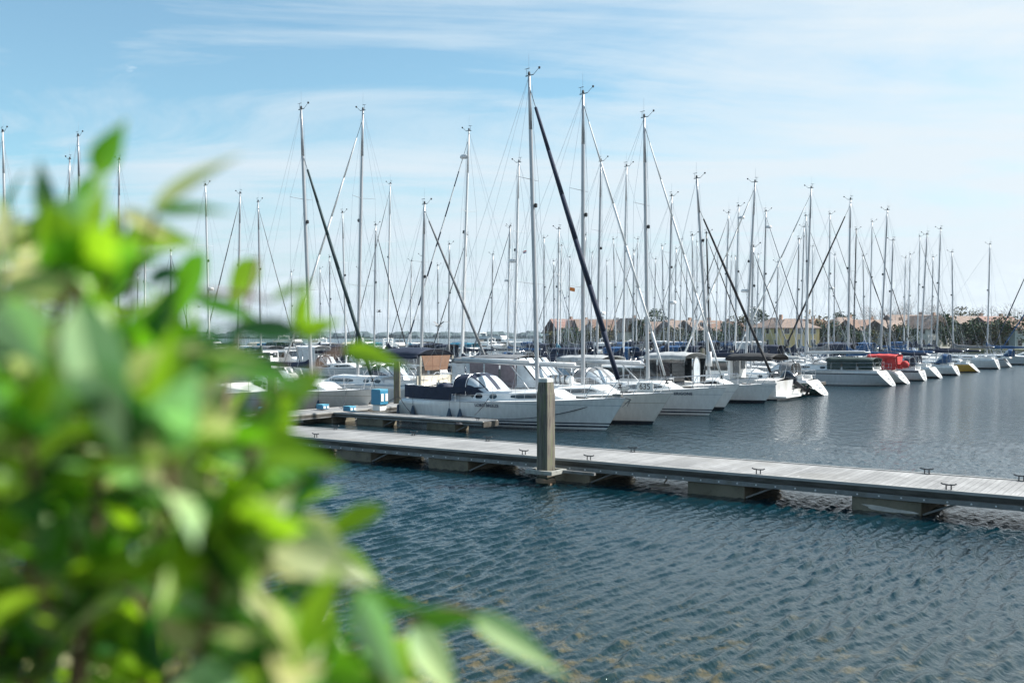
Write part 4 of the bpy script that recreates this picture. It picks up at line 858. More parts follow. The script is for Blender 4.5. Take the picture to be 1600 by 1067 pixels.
FS = [(54.5, 'blackband', 'navy', 'navy', 'white yacht with black sheer band, stern two berths past the red tent'), (60.6, 'plain', 'navy', 'blue', 'white yacht with outboard bracket and navy hood, stern three berths past the red tent'),
      (68.4, 'plain', 'blue', 'navy', 'tall white transom yacht with blue hood just before the ochre yacht'), (78.8, 'yellow', None, 'navy', 'ochre yellow yacht with white transom in the far right row'),
      (91, 'plain', None, 'grey', 'plain white yacht with raked transom just past the ochre yacht'), (99.5, 'grey', 'blue', 'blue', 'last yacht of the right row, grey hull with small white transom')]
far_tops = {54.5: (1384, 329, 1375), 60.6: (1394, 376, 1389), 68.4: (1446, 367, 1438), 78.8: (1468, 358, 1463), 91: (1488, 394, 1490), 99.5: (1549, 382, 1546)}
rnd0 = random.Random(4)
for s, hl, hc, cv, lb in FS:
    L = 9.5 if s < 75 else 10.5; x_t, y_t, x_b = far_tops[s]; v0 = .2
    q = (x_b - 800) / F; pp = B0 + U * s; vm = (q * pp.y - pp.x) / (V.x + q * -V.y * -1 * -1) if False else (q * pp.y - pp.x) / (V.x - q * V.y)
    mx_ = (v0 - L / 2) - vm; mx_ = max(-2.5, min(3, mx_)); Yd = pp.y + V.y * (v0 - L / 2 - mx_)
    stern_yacht(s, v0, L, 3.3, lb, hull=hl, fb=1.1 + .3 * rnd0.random(), fs=.85 + .35 * rnd0.random(), full=rnd0.uniform(.66, .84), mastx=mx_, top=CH + (525 - y_t) / F * Yd, dxt=-(x_t - x_b) / F * Yd / .82, scoop=rnd0.uniform(.25, .95), furl_r=.045, furl=random.choice([None, 'navy', None]), cover=cv, hoodc=hc, near=False)
# T-head at the end: big hull running out of frame
xx, yy = W(111, 3.5)
yacht(11.5, 3.6, (xx, yy), HEAD + pi, 'white yacht with blue boom cover cut by the right edge of the photo', 'plain', mastx=0, top=13.5, furl='blue', cover='blue', hoodc='cream', cover_h=.5)
xx, yy = W(121, 1.0)
yacht(11.5, 3.6, (xx, yy), HEAD + pi, 'large yacht with bright blue sail cover behind the last berths at the right edge', 'plain', mastx=1.5, top=15.2, furl='navy', cover='blue', hoodc='blue', cover_h=.6)
# left side of the pier
rA, HA = yacht(10.8, 3.5, at(0.2, -13.6 - 5.4), HEAD, 'beige-white yacht with dark green furled sail, bow beside the blue pedestal', 'beige', mastx=1.9, top=15.3, dxt=-0.75, furl='dgreen', cover='navy', hoodc='navy', near=True, furl_r=.085, frac=.84, cover_h=.2)
b = MB(); b.box((2.2, -1.72, .62), (.5, .05, .16)); b.build('window', GLASS, rA)
rB, HB = yacht(12.2, 3.9, at(6.4, -13.2 - 6.1), HEAD + pi, 'deck saloon yacht with navy bimini and brown rear curtain, navy cover on its boom', 'plain', mastx=.6, top=16.6, dxt=-.45, furl='white', cover='navy', hoodc=None, near=True, cover_h=.62, boomf=4.3, sw=1.15, boomz=1.5, fs=1.15, scoop=.6)
canopy(rB, -5.2, -2.2, 1.55, 1.4, 2.78, FAB['navy'], 'bimini', arch=.42, back=(FAB['brown'], 'aft'))
b = MB(); b.box((-5.15, 0, 1.45), (.1, 3.1, .5)); b.tube((-5.25, -1.35, 1.2), (-5.25, -1.35, 2.75), .05, .05, 6); b.tube((-5.25, 1.35, 1.2), (-5.25, 1.35, 2.75), .05, .05, 6); b.build('stern_arch', CREAM, rB)
for yk in (-.4, .7): b = MB(); b.box((-4.8, yk, 1.9), (.3, .5, .6)); b.build('seat', mat('seat_grey', (.35, .34, .32), .7), rB)
yacht(8.6, 2.9, at(10.2, -13.6 - 4.3), HEAD, 'small yacht with navy dodger and dark rubbing band, behind the navy boom cover', 'blackband', mastx=-.5, top=11.6, dxt=.3, furl='grey', cover='grey', hoodc='navy', near=True, spreaders=2)
for i, (s, vv, st, cc, hl, fl_) in enumerate(((-4.5, -19, 'cabin', 'white', 'plain', 'x, seen through the bush by the letter D box'),)):
    pass
# sterns left of the walkway, partly seen through the leaves
def gp(px, py): y = F * CH / (py - 525); return ((px - 800) / F * y, y)
motorboat(9.5, 3.3, gp(330, 648), radians(-35), 'cream and white motor boat seen through the leaves left of the letter D box', 'cabin', 'beige', 'white', group='boats half hidden by the bush')
motorboat(8.5, 3.1, gp(245, 640), radians(52), 'pale blue-white bow with black fender seen through a gap in the leaves', 'open', 'plain', None, group='boats half hidden by the bush')
motorboat(10.5, 3.4, gp(260, 607), radians(-35), 'low white sports boat with dark windscreen high up in the gap of the leaves', 'cabin', 'bluetop', None, group='boats half hidden by the bush')
x, y = gp(265, 645); fender(x + .2, y - 1.9, .55, 'black oval fender on the pale bow seen through the leaves', .16, BLACK)

# fenders of the nearest yacht
def wfrom(r, p): return Matrix.Rotation(r.rotation_euler.z, 4, 'Z') @ Vector(p) + r.location
for x, lb in ((-4.75, 'small navy fender right at the stern corner of the nearest yacht'), (-3.7, 'large navy fender under the weather cloth of the nearest yacht'), (-1.35, 'left one of the pair of navy fenders left of the LORD BREEZE lettering'), (-.75, 'right one of the pair of navy fenders left of the LORD BREEZE lettering')):
    w = wfrom(r1, (x, -H1.deck_half(x) - .12, .42)); fender(w.x, w.y, w.z, lb, .13 if x > -4.5 else .07, rope=.62)
w = wfrom(rA, (3.6, -1.2, .4)); fender(w.x, w.y, w.z, 'navy fender on the beige-white yacht beside the blue pedestal', .15)
bowc = wfrom(r1, (L1 / 2 + .45, -.18, 1.33)); q = wfrom(r1, (-.05, -2.6, .5))
line('mooring_line', bowc, q, .42, 'long dark mooring line sagging along the bow half of the nearest yacht')
line('mooring_line', wfrom(r1, (.55, -1.55, 1.2)), wfrom(r1, (.4, -2.3, .55)), .05, 'short dark line from midships down to the end of the finger jetty')
line('mooring_line', wfrom(r1, (-4.6, -1.35, 1.1)), wfrom(r1, (-2.9, -2.5, .5)), .05, 'dark stern line crossing down right from the nearest yacht')
line('mooring_line', wfrom(r1, (-4.7, -1.3, 1.1)), wfrom(r1, (-5.6, -2.3, .5)), .05, 'dark stern line dropping left from the nearest yacht to the pier')
line('mooring_line', wfrom(rA, (4.9, -.6, 1.2)), wfrom(rA, (6.6, -2.6, .52)), .15, 'dark bow line of the beige-white yacht to the pier')
line('mooring_line', wfrom(r8, (-3.6, -1.9, 1.2)), wfrom(r8, (-.8, -2.6, .6)), .2, 'dark line slanting down the side of the grey yacht with green tent')

# ---- the many masts behind: (head x, head y, foot x at y 500, furled sail, boom cover, hood, options)
BG = [(2, 205, 12, 'w', 'navy', 'navy', {}), (111, 250, 104, 'w', 'blue', 'navy', {}), (121, 212, 128, 'w', 'navy', 'blue', {}), (187, 250, 185, 'w', 'navy', 'navy', {}), (227, 350, 226, 'w', 'blue', 'blue', {}), (267, 392, 267, 'w', 'navy', 'navy', {}),
      (320, 289, 328, 'w', 'navy', 'navy', {'radar': .45}), (376, 303, 371, 'g', 'navy', 'navy', {}), (403, 315, 408, 'w', 'green', 'navy', {}), (215, 430, 215, 'w', 'navy', 'navy', {}), (455, 425, 457, 'w', 'navy', 'navy', {}),
      (535, 332, 541, 'w', 'navy', 'navy', {}), (587, 352, 584, 'b', 'navy', 'navy', {}), (610, 288, 605, 'w', 'navy', 'blue', {}), (732, 207, 720, 'S', 'navy', 'navy', {'radar': .9}), (729, 368, 723, 'b', 'navy', 'navy', {}), (756, 288, 750, 'w', 'navy', 'navy', {}), (797, 354, 792, 'w', 'blue', 'grey', {'radar': .6}),
      (810, 255, 803, 'w', 'navy', 'blue', {'flag': (.6, 'tricolour'), 'radar': .55}), (796, 356, 793, 'w', 'grey', 'navy', {}), (873, 358, 871, 'w', 'teal', 'teal', {}), (877, 384, 875, 'w', 'navy', 'navy', {'flag': (.55, 'cross')}), (914, 368, 908, 'w', 'navy', 'white', {}),
      (942, 253, 932, 'w', 'navy', 'navy', {'radar': .3}), (978, 261, 973, 'w', 'navy', 'navy', {}), (959, 374, 963, 'b', 'navy', 'navy', {}), (996, 374, 994, 'b', 'black', 'navy', {}), (990, 392, 989, 'w', 'navy', 'blue', {}), (1049, 307, 1043, 'w', 'navy', 'navy', {'radar': .4}), (1057, 389, 1053, 'b', 'navy', 'navy', {}), (1065, 374, 1062, 'w', 'black', 'grey', {}),
      (1082, 368, 1084, 'w', 'navy', 'navy', {}), (1089, 378, 1089, 'w', 'grey', 'navy', {}), (1105, 364, 1110, 'b', 'black', 'black', {'black': 1}), (1137, 333, 1132, 'g', 'navy', 'navy', {}), (1156, 323, 1148, 'w', 'navy', 'navy', {'radar': .93}), (1142, 401, 1139, 'w', 'blue', 'navy', {}), (1149, 401, 1149, 'w', 'navy', 'navy', {}), (1176, 386, 1173, 'g', 'navy', 'red', {}),
      (1199, 331, 1191, 'w', 'navy', 'navy', {'radar': .9}), (1192, 405, 1190, 'w', 'teal', 'navy', {}), (1202, 376, 1209, 'g', 'navy', 'grey', {}), (1215, 410, 1213, 'w', 'navy', 'navy', {}), (1250, 374, 1243, 'w', 'navy', 'navy', {}), (1255, 355, 1251, 'w', 'blue', 'blue', {}), (1260, 337, 1263, 'w', 'navy', 'navy', {}), (1290, 410, 1290, 'w', 'navy', 'navy', {}), (1296, 335, 1294, 'w', 'grey', 'navy', {'radar': .5}),
      (1338, 359, 1333, 'b', 'blue', 'black', {'black': 1}), (1341, 431, 1341, 'w', 'navy', 'navy', {}), (1363, 347, 1358, 'b', 'blue', 'blue', {}), (1355, 427, 1355, 'w', 'navy', 'navy', {}), (1414, 403, 1412, 'w', 'navy', 'white', {}), (1436, 370, 1433, 'g', 'navy', 'navy', {}), (1472, 390, 1475, 'b', 'navy', 'navy', {}),
      (1541, 392, 1538, 'b', 'blue', 'navy', {}), (1551, 394, 1555, 'w', 'navy', 'blue', {}), (1560, 401, 1558, 'w', 'blue', 'navy', {}), (1566, 391, 1564, 'w', 'navy', 'navy', {}), (1591, 418, 1593, 'b', 'blue', 'blue', {}),
      (836, 395, 834, 'w', 'navy', 'navy', {}), (1024, 405, 1022, 'w', 'navy', 'navy', {}), (1226, 402, 1228, 'w', 'navy', 'grey', {}), (1322, 408, 1320, 'w', 'teal', 'navy', {}), (1376, 405, 1377, 'w', 'navy', 'navy', {}), (1507, 412, 1505, 'w', 'navy', 'navy', {}), (1524, 425, 1524, 'w', 'navy', 'navy', {}), (684, 415, 684, 'w', 'navy', 'navy', {}), (643, 408, 641, 'w', 'teal', 'navy', {}), (500, 420, 500, 'w', 'navy', 'navy', {}), (290, 424, 292, 'w', 'blue', 'navy', {}), (60, 400, 63, 'w', 'navy', 'navy', {}), (150, 405, 151, 'w', 'navy', 'navy', {}), (865, 408, 866, 'w', 'navy', 'navy', {}), (1450, 420, 1451, 'w', 'navy', 'navy', {}), (1402, 415, 1401, 'w', 'blue', 'navy', {})]
for x_, y_ in ((850, 372), (890, 402), (925, 395), (948, 408), (1010, 398), (1035, 384), (1073, 410), (1098, 402), (1121, 392), (1128, 415), (1165, 408), (1184, 398), (1208, 420), (1236, 395), (1246, 412), (1270, 385), (1284, 420), (1304, 398), (1330, 415), (1349, 400), (1368, 418), (1398, 408), (1421, 398), (1428, 420), (1457, 402), (1480, 412), (1497, 402), (1514, 398), (1532, 408), (1574, 405), (1583, 398), (702, 382), (770, 398), (660, 400), (562, 420), (515, 402)): BG.append((x_, y_, x_ + (x_ % 7) - 3, 'w', ['navy', 'blue', 'grey', 'black'][x_ % 4], ['navy', 'grey', 'blue'][x_ % 3], {}))
ROWS = [('A', -11, 0), ('B', -24.5, -13.5), ('C', -52, -41), ('D', -66, -55), ('E', -92, -81), ('F', -106, -95), ('G', -132, -121), ('H', -146, -135)]
slots = {k[0]: [] for k in ROWS}
slots['A'] += [-1, 0, 3.7, 6.7, 9.4, 13, 19.3, 23, 26, 28.9, 36.5, 39.8, 43.7, 47.8, 50.5, 54.5, 60.6, 68.4, 78.8, 91, 99.5]; slots['B'] += [-9, -5, 0.2, 4.0, 6.4, 10.2]
FURL = {'w': 'white', 'b': 'black', 'g': 'grey', 'S': 'navy', 'n': 'navy'}
rnd = random.Random(5)
order = sorted(range(len(BG)), key=lambda i: BG[i][0]); rank = {i: n + 1 for n, i in enumerate(order)}
placed = []
for i in sorted(range(len(BG)), key=lambda i: BG[i][1]):
    xt, yt, xb, fu, cv, hc, op = BG[i]; right = xt <= xb; q = (xb - 800) / F; best = None
    for nm, va, vb in ROWS:
        for dirn in (right, not right):
            for dv in (0, -.8, .8, -1.6, 1.6, -2.4, 2.4, -3.2, 3.2):
                vm = (vb - 3.6 if dirn else va + 4.4) + dv
                p0 = B0 + V * vm; s = (q * p0.y - p0.x) / (U.x - q * U.y); p = p0 + U * s
                if s < (-6 if nm in 'AB' else -45) or p.y < 44 or p.y > 216 - max(0, p.x - 20) * .14: continue
                if s > (130 if nm != 'B' else 124) or (nm == 'A' and s > 52): continue
                Hh = CH + (525 - yt) / F * p.y
                if Hh < 7.6 or Hh > 19: continue
                if any(abs(s - z) < {'A': 3.7, 'B': 3.2}.get(nm, 2.8) for z in slots[nm]): continue
                cost = abs(Hh - 12.8) + abs(dv) * .1 + (0 if dirn == right else .8)
                if best is None or cost < best[0]: best = (cost, nm, s, vm, p.copy(), Hh, dirn)
    if best is None: print('NO SLOT', xt, yt); continue
    _, nm, s, vm, p, Hh, right = best; slots[nm].append(s)
    L = max(7.5, min(11.5, Hh * .70)); mx = L * .12; sg = 1 if right else -1
    dX = (xt - xb) / F * p.y * 1.1 / .82 * sg; dX = max(-1.3, min(.35, dX)) if abs(dX) < 3 else 0
    c = p - V * (sg * mx); n_ = rank[i]
    hl = rnd.choice(['plain', 'plain', 'bluetop', 'blackband', 'triple', 'beige', 'plain', 'navy', 'grey'])
    desc = {'plain': 'white', 'bluetop': 'blue-banded', 'blackband': 'black-banded', 'triple': 'white', 'beige': 'beige', 'navy': 'navy', 'grey': 'grey'}[hl]
    ex = 'black' if op.get('black') else {'w': '', 'b': '', 'g': '', 'S': ''}[fu]
    lb = '%s yacht, its %smast the %s from left of the background masts' % (desc, 'black ' if op.get('black') else 'radar ' if op.get('radar') else '', ordinal(n_))
    if fu == 'S': lb = 'yacht with tall mast and spirally striped furled sail left of the nearest mast'
    if op.get('flag'): lb += {'tricolour': ', tricolour', 'cross': ', blue flag'}[op['flag'][1]]
    R_, H_ = yacht(L, min(2.62, L * .31), (c.x, c.y), HEAD if right else HEAD + pi, lb, hl, mastx=mx, top=Hh, dxt=dX, furl=FURL[fu] if fu != 'w' else rnd.choice([None, None, None, 'navy', 'grey']), furl_r={'w': .035}.get(fu, .045), cover=cv, hoodc=hc, near=False, mm=BLKM if op.get('black') else ALU if rnd.random() < .75 else ALUW, radar=op.get('radar'), striped=fu == 'S', flag=op.get('flag'), spreaders=2 if Hh > 11 else 1, group='yachts in the far rows', cover_h=rnd.choice([.24, .34, .45]), tent=rnd.choice([None, None, 'navy', 'white', 'blue']), vane=True)
    placed.append((nm, round(s), round(Hh, 1)))
print('placed', len(placed), placed[:5])
# ---- motor boats in berths left free
cands = []
for nm, va, vb in ROWS[:7]:
    s = -44 if nm not in 'AB' else -3
    while s < 110:
        s += 3.9
        if nm == 'A' and s > 50 or any(abs(s - z) < 3.6 for z in slots[nm]): continue
        for vv in ((va + vb) / 2,):
            p = B0 + U * s + V * vv; x_ = PX(p.x, p.y)
            if -60 < x_ < 1560 and p.y < 200: cands.append((nm, s, vv, p, x_))
rnd = random.Random(12); rnd.shuffle(cands)
pick = [c for c in cands if c[0] == 'A'][:5] + [c for c in cands if c[0] == 'B'][:14] + [c for c in cands if c[0] in 'CDEFG'][:56]
pick.sort(key=lambda c: c[4])
for n_, (nm, s, vv, p, x_) in enumerate(pick):
    st = rnd.choice(['cabin', 'cabin', 'fly', 'open', 'cabin']); cc = rnd.choice([None, 'navy', 'white', 'blue', 'cream', None, 'grey', 'black', 'teal', 'white'])
    L = rnd.uniform(7.5, 11); hl = rnd.choice(['plain', 'plain', 'bluetop', 'beige', 'navy', 'blackband', 'grey'])
    lb = '%smotor boat%s, %s from left among the far ones' % ({'fly': 'flybridge ', 'open': 'low open ', 'cabin': 'white '}[st], ' with %s tent' % cc if cc else '', ordinal(n_ + 1))
    motorboat(L, L * .33, (p.x, p.y), HEAD + (pi if rnd.random() < .5 else 0), lb, st, hl, cc, group='motor boats in the far rows', arch=rnd.random() < .4)
# large motor yacht and pale boat hall far out on the left
x, y = (800 - 800) / F * 215, 225
motorboat(19, 5.4, (-3.5, 222), radians(-25), 'large white flybridge motor yacht on the horizon left of the nearest mast', 'fly', 'plain', None, fb=2.6, fs=2.0, name='motor_yacht')
motorboat(13, 4.2, (-42, 190), radians(-35), 'white wheelhouse boat with dark mast rail right of the striped yacht mast foot', 'fly', 'plain', None, fb=1.8, fs=1.4)

# ---------------------------------------------------------------- houses on the far bank
ROOF = [mat('roof_tiles_orange', (0.25, 0.185, 0.15), 0.8, var=0.5, scale=1.5, stretch=(1, 1, 3)), mat('roof_tiles_brown', (0.21, 0.13, 0.095), 0.8, var=0.35, scale=1.5), mat('roof_tiles_red', (0.26, 0.15, 0.125), 0.8, var=0.35, scale=1.5)]
WALLS = {'white': mat('wall_white', (0.70, 0.69, 0.66), 0.85, var=0.15, scale=0.8), 'yellow': mat('wall_yellow', (0.62, 0.48, 0.24), 0.85, var=0.15, scale=0.8), 'blue': mat('wall_pale_blue_shade', (0.42, 0.50, 0.55), 0.85, var=0.15, scale=0.8), 'pink': mat('wall_pink', (0.56, 0.42, 0.38), 0.85, var=0.15, scale=0.8), 'brick': mat('wall_brick', (0.42, 0.30, 0.23), 0.85, var=0.3, scale=1.2), 'cream': mat('wall_cream', (0.58, 0.52, 0.40), 0.85, var=0.15, scale=0.8)}  # pale blue doubles as painted bluish shade on some house fronts
FRAME = mat('window_frame', (0.65, 0.65, 0.63), 0.5)
def house(px, Y, w, d, eaves, ridge, rz, wall, roof, label, hip=False, lean=0, dormer=False, gx=False):
    ridge = eaves * .9 + (ridge - eaves) * .78; eaves *= .9; rz = rz + (20 if int(px) % 2 else 34) if -20 < rz < 5 else rz
    zg = 0.9; x = (px - 800) / F * Y; r = empty('house', (x, Y, zg), radians(rz)); tag(r, label, 'house', 'houses along the far bank')
    wm = WALLS[wall]; h = eaves; b = MB(); b.box((0, 0, h / 2 - 0.2), (w, d, h + 0.4))
    if not hip:
        for sx in (-1, 1): b.add([(sx * w / 2, -d / 2, h), (sx * w / 2, d / 2, h), (sx * w / 2, 0, ridge - 0.12), (sx * (w / 2 - .2), -d / 2, h), (sx * (w / 2 - .2), d / 2, h), (sx * (w / 2 - .2), 0, ridge - 0.12)], [(0, 1, 2), (5, 4, 3), (0, 2, 5, 3), (1, 4, 5, 2)])
    b.build('wall', wm, r)
    b = MB(); o_ = 0.4; hi = d * .5 if hip else 0; e = h + 0.02; t = 0.16
    def pr(z): return [(-w / 2 - o_, -d / 2 - o_, e - .25 + z), (w / 2 + o_, -d / 2 - o_, e - .25 + z), (w / 2 + o_, d / 2 + o_, e - .25 + z), (-w / 2 - o_, d / 2 + o_, e - .25 + z), (-w / 2 - o_ + hi, 0, ridge + z), (w / 2 + o_ - hi, 0, ridge + z)]
    b.add(pr(t) + pr(0), [(0, 1, 5, 4), (2, 3, 4, 5), (3, 0, 4), (1, 2, 5), (10, 11, 7, 6), (11, 10, 9, 8), (10, 6, 9), (11, 8, 7), (0, 6, 7, 1), (1, 7, 8, 2), (2, 8, 9, 3), (3, 9, 6, 0)])
    rf = b.build('roof', ROOF[roof], r)
    b = MB(); b.box((w * .22, 0.6, ridge + .2), (.7, .7, 1.3)); b.build('chimney', WALLS['brick'] if wall != 'brick' else WALLS['white'], rf)
    if dormer:
        b = MB(); b.box((0, -d * .30, h + (ridge - h) * .5), (w * .35, 1.6, 1.3)); b.build('dormer', WALLS['white'], rf)
    def win(cx_, cy_, cz, ww, hh, axis):
        b = MB(); 
        if axis == 'y': b.box((cx_, cy_, cz), (ww + .2, .08, hh + .2)); f = b.build('window', FRAME, r); b = MB(); b.box((cx_, cy_ - .035, cz), (ww, .05, hh)); b.build('pane', GLASS, f)
        else: b.box((cx_, cy_, cz), (.08, ww + .2, hh + .2)); f = b.build('window', FRAME, r); b = MB(); b.box((cx_ + math.copysign(.035, cx_), cy_, cz), (.05, ww, hh)); b.build('pane', GLASS, f)
    n = max(2, int(w / 2.6))
    for i in range(n):
        cx_ = -w / 2 + w * (i + .5) / n
        for fl_ in range(2 if h > 4.4 else 1):
            if fl_ == 0 and i == n // 2: continue
            win(cx_, -d / 2 - .03, 1.4 + fl_ * 2.7, 1.2, 1.3, 'y')
    b = MB(); b.box((-w / 2 + w * (n // 2 + .5) / n, -d / 2 - .03, 1.05), (1.0, .08, 2.1)); b.build('door', mat('door_dark', (.06, .08, .09), .5), r)
    for cy_ in (-d * .25, d * .22):
        for fl_ in range(2 if h > 4.4 else 1):
            for sx in (-1, 1): win(sx * (w / 2 + .03), cy_, 1.4 + fl_ * 2.7, 1.1, 1.2, 'x')
    return r
HS = [(884, 262, 9, 8, 4.2, 8.6, 30, 'blue', 2, 'first house from the left, red tiled roof and blue-grey front', {}),
      (905, 258, 9, 8, 4.0, 8.2, -50, 'cream', 0, 'cream house with orange roof, second from the left', {}),
      (929, 256, 10, 8, 4.6, 8.4, -8, 'brick', 0, 'brick-walled terrace house with dormer, left of the white gable house', {'dormer': True}),
      (953, 254, 10, 8, 4.2, 8.0, -8, 'brick', 1, 'brown-roofed brick house directly left of the white gable house', {}),
      (982, 250, 8, 7, 4.6, 8.6, -68, 'white', 0, 'white gable-ended house left of the third nearest mast', {}),
      (1035, 252, 13, 8, 4.0, 7.6, -6, 'white', 0, 'long low white house with orange roof between the two dark pines', {}),
      (1068, 248, 11, 8, 5.0, 7.8, -6, 'cream', 0, 'cream two-storey house with orange roof right of the long low white one', {'dormer': True}),
      (1098, 247, 11, 8, 5.0, 7.8, -6, 'white', 0, 'white two-storey house in the middle of the orange-roofed row', {'dormer': True}),
      (1127, 246, 10, 8, 4.6, 7.4, -6, 'blue', 1, 'grey-blue house at the right end of the orange-roofed row', {}),
      (1208, 242, 8, 10, 5.6, 8.4, -40, 'blue', 0, 'shade-toned blue-grey house with hipped orange roof left of the yellow house', {'hip': True}),  # bluish shade put into its wall colour
      (1236, 232, 10, 8, 5.4, 7.9, 14, 'yellow', 0, 'yellow two-storey house with hipped orange roof', {'hip': True}),
      (1262, 240, 8, 8, 5.2, 8.0, 12, 'white', 1, 'white house tucked behind the right side of the yellow house', {}),
      (1318, 244, 12, 9, 5.4, 8.6, -10, 'cream', 0, 'wide cream house with orange roof right of the autumn yellow tree', {'hip': True}),
      (1352, 238, 11, 8, 4.8, 7.8, -12, 'blue', 1, 'pale blue house with brown roof behind the blue boom covers', {}),
      (1398, 236, 12, 9, 4.6, 7.6, -8, 'white', 0, 'white house with orange roof left of the taller white-gabled one', {}),
      (1425, 243, 13, 9, 6.2, 9.2, -8, 'blue', 0, 'taller shade-toned blue-grey house with orange roof and bare trees behind', {}),  # shaded front painted by the pale blue wall
      (1446, 234, 8, 8, 5.2, 8.9, -62, 'white', 0, 'white gable-ended house at the left edge of the dark tree clump', {}),
      (1519, 242, 14, 9, 6.2, 8.8, -4, 'pink', 0, 'pinkish house with long orange roof right of the dark tree clump', {}),
      (1556, 236, 10, 8, 5.6, 8.6, -14, 'white', 2, 'white house with red roof, second from the right end', {}),
      (1590, 228, 11, 9, 5.0, 7.6, -14, 'blue', 1, 'pale blue house at the right edge of the photo', {})]
for hx_ in HS: house(*hx_[:9], hx_[9], **hx_[10])

# ---------------------------------------------------------------- trees
BARK = mat('bark', (0.09, 0.07, 0.05), 0.9, var=0.4)
CROWN = {'dark': mat('foliage_dark', (0.028, 0.068, 0.022), 0.8, var=0.6, scale=0.6), 'olive': mat('foliage_olive', (0.09, 0.09, 0.03), 0.8, var=0.6, scale=0.6), 'gold': mat('foliage_gold', (0.22, 0.15, 0.04), 0.8, var=0.5, scale=0.6), 'bare': mat('bare_twigs', (0.19, 0.14, 0.115), 0.9, var=0.5, scale=0.8)}
def tree(px, Y, h, w, kind, label):
    x = (px - 800) / F * Y; r = empty('tree', (x, Y, 0.9)); tag(r, label, 'tree', 'trees along the far bank'); rn = random.Random(int(px * 7))
    b = MB(); b.tube((0, 0, -.3), (0.1, 0, h * .45), .28, .18, 7); tips = []
    for i in range(7):
        a = rn.uniform(0, 2 * pi); e = (cos(a) * w * .35, sin(a) * w * .35, h * rn.uniform(.6, .9)); b.tube((0.1, 0, h * rn.uniform(.2, .45)), e, .12, .04, 5); tips.append(e)
    b.build('trunk', BARK, r); b = MB()
    cl = [(rn.uniform(-.36, .36) * w, rn.uniform(-.36, .36) * w, h * rn.uniform(.34, .88), rn.uniform(.13, .27) * w) for _ in range(16)]
    cnt = 1100 if kind != 'bare' else 900
    for i in range(cnt):
        cx_, cy_, cz, cr = rn.choice(cl); v = Vector((rn.gauss(0, 1), rn.gauss(0, 1), rn.gauss(0, 1))).normalized() * cr * rn.uniform(.55, 1.08); c = Vector((cx_, cy_, cz)) + v * 1
        if c.z < .6: continue
        if kind == 'bare':
            d = Vector((c.x * .25, c.y * .25, rn.uniform(.5, 1.4))) * .8; s_ = .035; q = Vector((rn.uniform(-1, 1), rn.uniform(-1, 1), .2)).normalized() * s_
            b.add([c - q, c + q, c + d], [(0, 1, 2)])
        else:
            s_ = rn.uniform(.16, .34); a1 = Vector((rn.gauss(0, 1), rn.gauss(0, 1), rn.gauss(0, .6))).normalized() * s_; a2 = a1.cross(Vector((rn.gauss(0, 1), rn.gauss(0, 1), rn.gauss(0, 1)))).normalized() * s_ * .8
            b.add([c - a1, c - a2, c + a1, c + a2], [(0, 1, 2, 3)])
    b.build('crown', CROWN[kind], r)
TR = [(1052, 236, 4.6, 7, 'olive', 'low olive tree before the long low white house'), (1086, 235, 3.8, 6, 'dark', 'low dark bush-like tree before the cream two-storey house'), (1112, 234, 4.4, 7, 'dark', 'dark low tree before the grey-blue end house of the row'), (1338, 228, 4.8, 7, 'dark', 'dark low tree before the pale blue house with brown roof'), (1384, 226, 4.4, 7, 'olive', 'olive low tree before the white house left of the tallest one'), (1412, 226, 5.2, 6, 'dark', 'dark tree before the tallest blue-grey house'), (1548, 224, 5.0, 7, 'olive', 'olive tree before the red-roofed white house'), (892, 240, 4.2, 7, 'dark', 'dark low tree before the cream house second from left'),
      (866, 250, 4.0, 6, 'olive', 'low olive tree left of the first house'), (917, 246, 4.4, 6, 'olive', 'olive shrub-like tree in front of the cream and brick houses'), (944, 244, 5.0, 7, 'olive', 'broad olive tree hiding the lower front of the brown-roofed brick house'), (1002, 244, 7.6, 5, 'dark', 'dark narrow tree directly right of the white gable house'), (1024, 262, 10.2, 6, 'dark', 'dark pine with rounded top behind the long low white house'), (1142, 240, 6.4, 6, 'dark', 'dark tree at the right end of the orange-roofed row'),
      (1160, 244, 8.3, 8, 'olive', 'large olive green tree between the orange row and the round dark tree'), (1180, 248, 9.8, 7, 'dark', 'round dark tree left of the blue-grey hipped house'), (1280, 236, 8.6, 8, 'gold', 'golden brown tree right of the yellow house'), (1292, 233, 6.4, 6, 'dark', 'dark tree half covering the golden brown tree'), (1320, 262, 10.0, 6, 'dark', 'dark treetop poking over the wide cream house'), (1464, 232, 8.4, 7, 'dark', 'dark tree right beside the white gabled house'), (1482, 234, 8.6, 7, 'dark', 'largest dark tree in the clump left of the pink house'), (1498, 226, 6.0, 7, 'dark', 'lower dark tree in front of the pink house'),
      (1514, 262, 11.0, 9, 'olive', 'green treetops above the roof of the pink house'), (1578, 224, 7.6, 9, 'dark', 'broad dark tree near the right edge of the photo'), (1534, 224, 6.4, 7, 'dark', 'dark tree in front of the right end of the pink house'),
      (1376, 268, 11.5, 10, 'bare', 'bare brown tree over the roofs left of the tallest house'), (1400, 270, 13.0, 12, 'bare', 'tallest bare brown tree behind the blue-grey house'), (1430, 268, 12.4, 10, 'bare', 'bare tree right of the tallest bare one'), (1458, 270, 11.2, 10, 'bare', 'bare tree behind the white gabled house'), (1500, 272, 10.6, 10, 'bare', 'bare tree behind the dark tree clump'), (1550, 266, 11.6, 11, 'bare', 'bare tree above the red-roofed white house'), (1590, 262, 11.0, 11, 'bare', 'bare tree at the right edge behind the houses')]
for t_ in TR: tree(*t_)

